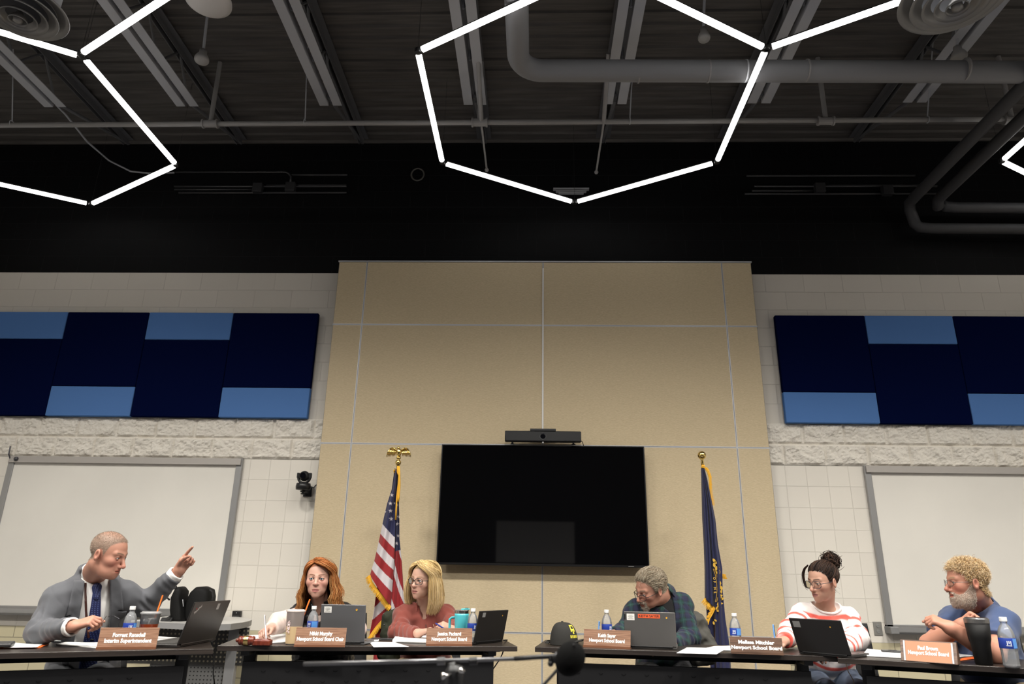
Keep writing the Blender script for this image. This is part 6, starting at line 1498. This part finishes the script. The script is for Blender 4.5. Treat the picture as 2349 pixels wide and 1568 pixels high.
# =============================================================== 5 woman in the striped sweater
h5 = Head((1887, 1333), 4.90, -43, 9, -3, 1.01, jaw=.92, nose=1.0, neck=.050, lip=.75, brow=.8, full=.001, aper=.0048)
N = at(1893, 1390, 5.0); Rs = at(1842, 1413, 5.0); Ls = at(1942, 1420, 5.04); Pv = A3(N)+A3((.03, .20, 0)); Pv[2] = .56
T = Torso(N, Pv, Rs, Ls, 1.12, 1.25, .03, shr=.062)
eR, wR = at(1812, 1452, 4.86), at(1800, 1470, 4.66); eL, wL = at(1965, 1462, 4.92), at(1925, 1494, 4.70)
hR, iR = hand(wR, at(1766, 1467, 4.60)-wR, (.3, .3, -.9), True, (.75, .9, 1.0, 1.05), thumb=(.8, .4, .3), s=.95)
hL, iL = hand(wL, at(1895, 1500, 4.66)-wL, (0, 0, -1), False, (.4, .4, .4, .4), s=.95)
lg = legs_of(T, (-.15, -1, 0))
hm = hairline(.078, .045, soft=.01); HC5 = [(.022, .012, .009), (.035, .019, .013), (.012, .007, .006), (.055, .030, .02)]
col = lambda V: h5.color(V, (.50, .285, .205), .32, hair=(.018, .011, .009), hairmask=hm, brow=(.06, .035, .025), lash=.7, lipc=(.33, .13, .115))
root, HV, HF = build_body('person with dark hair in a messy bun and glasses in a white coral striped sweater', h5, T, [hand_box(hR, (eR, wR, .036, .026)), hand_box(hL, (eL, wL, .036, .026))], arm(Rs, eR, wR)+arm(Ls, eL, wL)+hR+hL, lg, col, (Pv[0], Pv[1], 0))
h5.eyes(root, (.06, .07, .06), (.05, .95, -.30)); HN = vnormals(HV, HF)
h5.glasses(root, mat('tortoise spectacle frame', (.020, .026, .034), .25), rx=.0272, rz=.0215, sq=.34, th=.0018, yo=.102, zo=-.006)
def updo(h, root, bun, n):
    Q = h.loc(HV); idx = pick(n, HV, None, hairline(.076, .043)(Q) > .5); q0 = Q[idx]; Cc = np.array((0, -.013, .038)); R_ = np.array((.076, .097, .081)); K = 10
    a = (q0-Cc)/R_; a /= np.linalg.norm(a, axis=1)[:, None]; bd = (bun-Cc)/R_; bd /= np.linalg.norm(bd); P = np.empty((n, K, 3)); o = .003+.010*RNG.random(n)
    for k in range(K):
        t = k/(K-1); v = a*(1-t)+bd*t+np.array((0, 0, .12))*math.sin(PI*t)*.6; v /= np.linalg.norm(v, axis=1)[:, None]; P[:, k] = Cc+v*(R_+(o*min(1, t*3+.2))[:, None])
    P[:, -1] += RNG.normal(size=(n, 3))*.008; rad = .0021*h.s*(.8+.4*RNG.random((n, 1)))*np.ones((1, K)); cl = np.array(HC5)[RNG.integers(0, 4, n)]*(.7+.6*RNG.random((n, 1)))
    strands('hair', root, h.wld(P.reshape(-1, 3)).reshape(n, K, 3), rad, cl)
    n2 = 700; K2 = 14; P2 = np.empty((n2, K2, 3))
    for i in range(n2):
        ax_ = unit(RNG.normal(size=3)); e1 = unit(np.cross(ax_, (0.3, .2, 1))); e2 = np.cross(ax_, e1); r = .020+.026*RNG.random(); a0 = RNG.random()*6.28; sp_ = 2.5+2*RNG.random(); c0 = bun+np.array((0, -.012, .012))+RNG.normal(size=3)*np.array((.014, .010, .012)); tip = 1 if RNG.random() < .16 else 0
        for k in range(K2):
            t = k/(K2-1); rr = r*(1+tip*.75*t**3); P2[i, k] = c0+(e1*math.cos(a0+sp_*t)+e2*math.sin(a0+sp_*t))*rr*np.array((1, .8, 1.0))
    rad = .0022*h.s*(1-.6*np.linspace(0, 1, K2)[None, :]**3)*(.8+.4*RNG.random((n2, 1))); cl = np.array(HC5)[RNG.integers(0, 4, n2)]*(.7+.8*RNG.random((n2, 1)))
    strands('hair_bun', root, h.wld(P2.reshape(-1, 3)).reshape(n2, K2, 3), rad, cl)
    n3 = 60; K3 = 12; P3 = np.empty((n3, K3, 3)); ctrl = np.array([(.030, .070, .108), (.062, .072, .085), (.086, .070, .045), (.088, .070, .005), (.074, .072, -.022), (.066, .066, -.026)])
    for i in range(n3):
        j = RNG.normal(size=3)*.004
        for k in range(K3): t = k/(K3-1)*(len(ctrl)-1); m_ = min(int(t), len(ctrl)-2); P3[i, k] = ctrl[m_]*(1-(t-m_))+ctrl[m_+1]*(t-m_)+j*(.4+t*.25)
    strands('hair_lock', root, h.wld(P3.reshape(-1, 3)).reshape(n3, K3, 3), .0012*np.ones((n3, K3)), np.array(HC5)[RNG.integers(0, 4, n3)])
    n4 = 36; K4 = 6; idx = pick(n4, HV, None, (Q[:, 1] < -.03) & (Q[:, 2] < -.03) & (Q[:, 2] > -.065)); P4 = np.empty((n4, K4, 3)); q = Q[idx]; dr = np.array((0, -.5, -.5))+RNG.normal(size=(n4, 3))*.35
    for k in range(K4): P4[:, k] = q+dr*.035*k/(K4-1)
    strands('nape_hair', root, h.wld(P4.reshape(-1, 3)).reshape(n4, K4, 3), .0004*np.ones((n4, K4)), np.array(HC5)[RNG.integers(0, 4, n4)])
updo(h5, root, np.array((0, -.092, .098)), 2400)
m_knit = mat('white striped knit', (.8, .76, .74), .9, vcol=True, bump=((260, 260, 260), .4, .002), sheen=.2); neck5 = h5.wld([[0, -.022, -.055]])[0]
def knit(P):
    d = smin(smin(T.fn(P, .014), sleeve(P, Rs, eR, wR, .074, .066, .044, .012, .006, 110), .04), sleeve(P, Ls, eL, wL, .074, .068, .05, .02, .006, 110), .04)+wr(P, .004, 34)
    return smax(d, -ell(P.astype(np.float32), A3(N)+T.u*.045+T.f*.02, (.098, .088, .075)), .008)
def ipx(p):
    c = A3(p)-A3((0, 0, CAMZ)); return IW/2+FPX*(c@RT)/(c@FW), IH/2-FPX*(c@UP)/(c@FW)
def torso_at(qx, qy):
    best = None
    for x_ in np.linspace(-.2, .2, 21):
        for z_ in np.linspace(.55*T.H, 1.02*T.H, 24):
            p_ = surf(lambda P: T.fn(P, .014), T, x_, z_, 0); a, b_ = ipx(p_); e_ = (a-qx)**2+(b_-qy)**2
            if best is None or e_ < best[0]: best = (e_, x_, z_)
    return best[1:]
sxR, szR = torso_at(1838, 1402); sxC, szC = torso_at(1882, 1417); sxL, szL = torso_at(1938, 1411)
def stripes(V):
    Q = T.loc(V); x = Q[:, 0]; z = Q[:, 2]; coral = np.array((.80, .115, .085)); base = np.array((.80, .745, .725))
    soft = lambda d, w_: np.clip((w_-np.abs(d))/.006+.5, 0, 1)
    m = np.zeros(len(V)); sR_ = sleeve(V, Rs, eR, wR, .074, .066, .044); sL_ = sleeve(V, Ls, eL, wL, .074, .068, .05); body = (T.fn(V, .014) < np.minimum(sR_, sL_)+.012)
    zz = np.interp(x, [sxL-.06, sxL, sxC, sxR, sxR+.06], [szL-.03, szL, szC, szR, szR-.04])
    for k in range(5): m = np.maximum(m, body*soft(z-zz+.075*k, .0115))
    for S_, E_, W_ in ((Rs, eR, wR), (Ls, eL, wL)):
        ar = ~body & ((sR_ < sL_) == (S_ is Rs)); L_ = np.linalg.norm(A3(E_)-A3(S_)); t = (V-A3(S_))@unit(A3(E_)-A3(S_)); f = (V-A3(E_))@unit(A3(W_)-A3(E_)); up_ = cap(V, A3(S_), A3(E_), .074, .066) < cap(V, A3(E_), A3(W_), .066, .044)
        for t0 in (.40, .85): m = np.maximum(m, ar*up_*soft(t-L_*t0, .011))
        for f0 in (.07, .145, .21): m = np.maximum(m, ar*~up_*soft(f-f0, .010))
    return base*(1-m[:, None])+coral*m[:, None]
lo, hi = bounds([Rs, Ls, eR, wR, eL, wL, N, Pv], .14); kn_ = sdf_part('striped_sweater', knit, lo, hi, .0052, m_knit, root, stripes)
cc = A3(N)+T.u*.045+T.f*.02
def rib(P): q = P-cc; e = np.abs(ell(P.astype(np.float32), cc, (.101, .091, .078)))-.007; return np.maximum(e, np.abs(knit(P)+.003)-.012).astype(np.float32)
sdf_part('neck_rib', rib, cc-.13, cc+.13, .0045, mat('white rib knit', (.80, .745, .725), .9), kn_)
trousers(root, lg, T, mat('blue jeans', (.10, .13, .19), .85))
pen(iR['thumb']+A3((-.012, -.01, -.03)), at(1773, 1431, 4.58), m_penb, 'pale blue pen in the hand of the woman in the striped sweater')
chair(Pv[0]+.11, Pv[1]-.02, math.radians(-20), 'black chair under the woman in the striped sweater')
# =============================================================== 6 bearded man in the blue polo
h6 = Head((2216, 1334), 4.42, -66, 2, -3, 1.05, jaw=1.1, nose=1.05, neck=.064, full=.006, jowl=1, brow=1.1, aper=.0056, mouth=.0012)
N = at(2246, 1386, 4.54); Rs = at(2192, 1424, 4.74); Ls = at(2300, 1432, 4.38); Pv = A3(N)+A3((.14, .20, 0)); Pv[2] = .57
T = Torso(N, Pv, Rs, Ls, 1.3, 1.55, shr=.068, hip=1.1, waist=1.1)
eL, wL = at(2280, 1500, 4.18), at(2180, 1440, 4.16); eR, wR = at(2134, 1478, 4.50), at(2206, 1434, 4.30)
hL, iL = hand(wL, at(2138, 1418, 4.18)-wL, (-.35, .6, -.7), False, (.95, 1.05, 1.15, 1.2), thumb=(.8, .3, .45), s=1.05)
hR, iR = hand(wR, at(2236, 1412, 4.26)-wR, (-.2, -.7, -.6), True, (1.3, 1.35, 1.4, 1.4), thumb=(.7, .35, .6), tcurl=.5, s=1.05)
aL = [(A3(Ls), A3(eL), .058, .054, .02), (A3(eL), A3(wL), .057, .037, .02)]; aR = [(A3(Rs), A3(eR), .058, .054, .02), (A3(eR), A3(wR), .055, .036, .02)]
lg = legs_of(T, (-.42, -.9, 0))
hm = hairline(.078, .045, soft=.01); bm = beard_region(True)
col = lambda V: h6.color(V, (.47, .225, .155), .55, hair=(.42, .28, .15), hairmask=hm, brow=(.30, .20, .12), lash=.25, beard=(.52, .40, .32), beardmask=lambda Q: bm(Q)*.85)
root, HV, HF = build_body('person with curly fair hair, white beard and glasses in a blue polo shirt', h6, T, [(hL+aL, *bounds([p for c in hL for p in c[:2]]+[eL, wL, A3(eL)+(A3(Ls)-A3(eL))*.5], .07), .0042), (hR+aR, *bounds([p for c in hR for p in c[:2]]+[eR, wR, A3(eR)+(A3(Rs)-A3(eR))*.5], .07), .0042)], aL+aR+hL+hR, lg, col, (Pv[0], Pv[1], 0))
h6.eyes(root, (.10, .14, .15), (-.15, .98, .0)); HN = vnormals(HV, HF)
HC6 = [(.66, .45, .22), (.58, .40, .21), (.74, .56, .33), (.47, .33, .18), (.78, .63, .42), (.55, .42, .28)]
short_hair('hair', root, h6, HV, HN, hairline(.074, .040, nape=-.075), 7500, lambda q: .034+.012*np.clip((q[:, 2]-.02)/.08, 0, 1), lambda q: np.array((.1*np.sign(q[0]), -.25+.5*(q[1] > .05), -.35)), .7, .0010, HC6, curl=.9, K=8, jitter=.2)
short_hair('beard', root, h6, HV, HN, bm, 6500, lambda q: .009+.018*np.clip((-.075-q[:, 2])/.04, 0, 1), lambda q: np.array((0, .15, -.9)), .6, .0008, [(.62, .52, .44), (.56, .45, .37), (.68, .60, .53), (.50, .39, .30)], curl=.35, K=6, jitter=.15)
h6.glasses(root, mat('grey wire frame', (.16, .15, .14), .3, .7), rx=.0215, rz=.0165, th=.0011, yo=.104, zo=-.004)
m_polo = mat('blue pique cotton', (.040, .066, .150), .88, bump=((380, 380, 380), .45, .0015), sheen=.15); neck6 = h6.wld([[0, -.022, -.055]])[0]
def polo(P):
    mR = A3(Rs)+(A3(eR)-A3(Rs))*.62; mL = A3(Ls)+(A3(eL)-A3(Ls))*.66
    def sl(s_, m_, e_): d2 = unit(A3(e_)-A3(s_)); return smax(cap(P, s_, A3(m_)+d2*.05, .082, .080), ((P-A3(m_))@d2).astype(np.float32), .004)
    d = smin(smin(T.fn(P, .020), sl(Rs, mR, eR), .03), sl(Ls, mL, eL), .03)+wr(P, .0045, 30)
    d = smax(d, -cap(P, A3(N)-T.u*.02, neck6, .076, .072), .006); return smax(d, -cap(P, A3(N)+T.f*.15-T.u*.09, A3(N)+T.f*.06+T.u*.05, .012, .045), .008)
lo, hi = bounds([Rs, Ls, A3(Rs)*.4+A3(eR)*.6, A3(Ls)*.4+A3(eL)*.6, N, Pv], .20); po_ = sdf_part('polo_shirt', polo, lo, hi, .0068, m_polo, root)
cax = unit(unit(neck6-A3(N))*.35+T.u*.65); cc = A3(N)+cax*.002+T.f*.01; sdf_part('polo_collar', lambda P: collar_fn(P, cc, cax, T.f, .106, -.03, .036, -.42, .0042, .07, -.25), cc-.16, cc+.16, .0045, m_polo, po_)
b = MB()
for z_ in (.80, .70): b.sphere(surf(polo, T, T.ox*.5-.012, T.H*z_, .002), .006, 10, 6, sc=(1, .5, 1))
b.build('shirt_button', mat('pearl button', (.6, .58, .52), .3), po_, world=True)
trousers(root, lg, T, mat('khaki trousers', (.20, .16, .10), .85))
chair(Pv[0]+.02, Pv[1]+.04, math.radians(-24), 'black chair under the bearded man in the blue polo')
# ================================================================== CAMERA, WORLD, VIEW
cam = bpy.data.cameras.new('camera'); co = bpy.data.objects.new('camera', cam); COL.objects.link(co)
M = Matrix.Identity(4)
for j in range(3): M[j][0] = RT[j]; M[j][1] = UP[j]; M[j][2] = -FW[j]
M.translation = (0, 0, CAMZ); co.matrix_world = M
cam.sensor_fit = 'HORIZONTAL'; cam.sensor_width = 36; cam.lens = 36*FPX/IW; cam.clip_start = .05
cam.dof.use_dof = True; cam.dof.focus_distance = 4.9; cam.dof.aperture_fstop = 3.2
SC.camera = co
wd = bpy.data.worlds.new('room dark'); SC.world = wd; wd.use_nodes = True
wd.node_tree.nodes['Background'].inputs[0].default_value = (.5, .5, .55, 1); wd.node_tree.nodes['Background'].inputs[1].default_value = .0
SC.view_settings.view_transform = 'Standard'; SC.view_settings.look = 'None'; SC.view_settings.exposure = 0.15; SC.view_settings.gamma = 1.0
SC.view_settings.use_curve_mapping = False
SC.cycles.max_bounces = 8; SC.cycles.transmission_bounces = 8; SC.cycles.transparent_max_bounces = 12; SC.cycles.sample_clamp_indirect = 6
SC.cycles.use_denoising = True
SC.cycles.caustics_reflective = False; SC.cycles.caustics_refractive = False
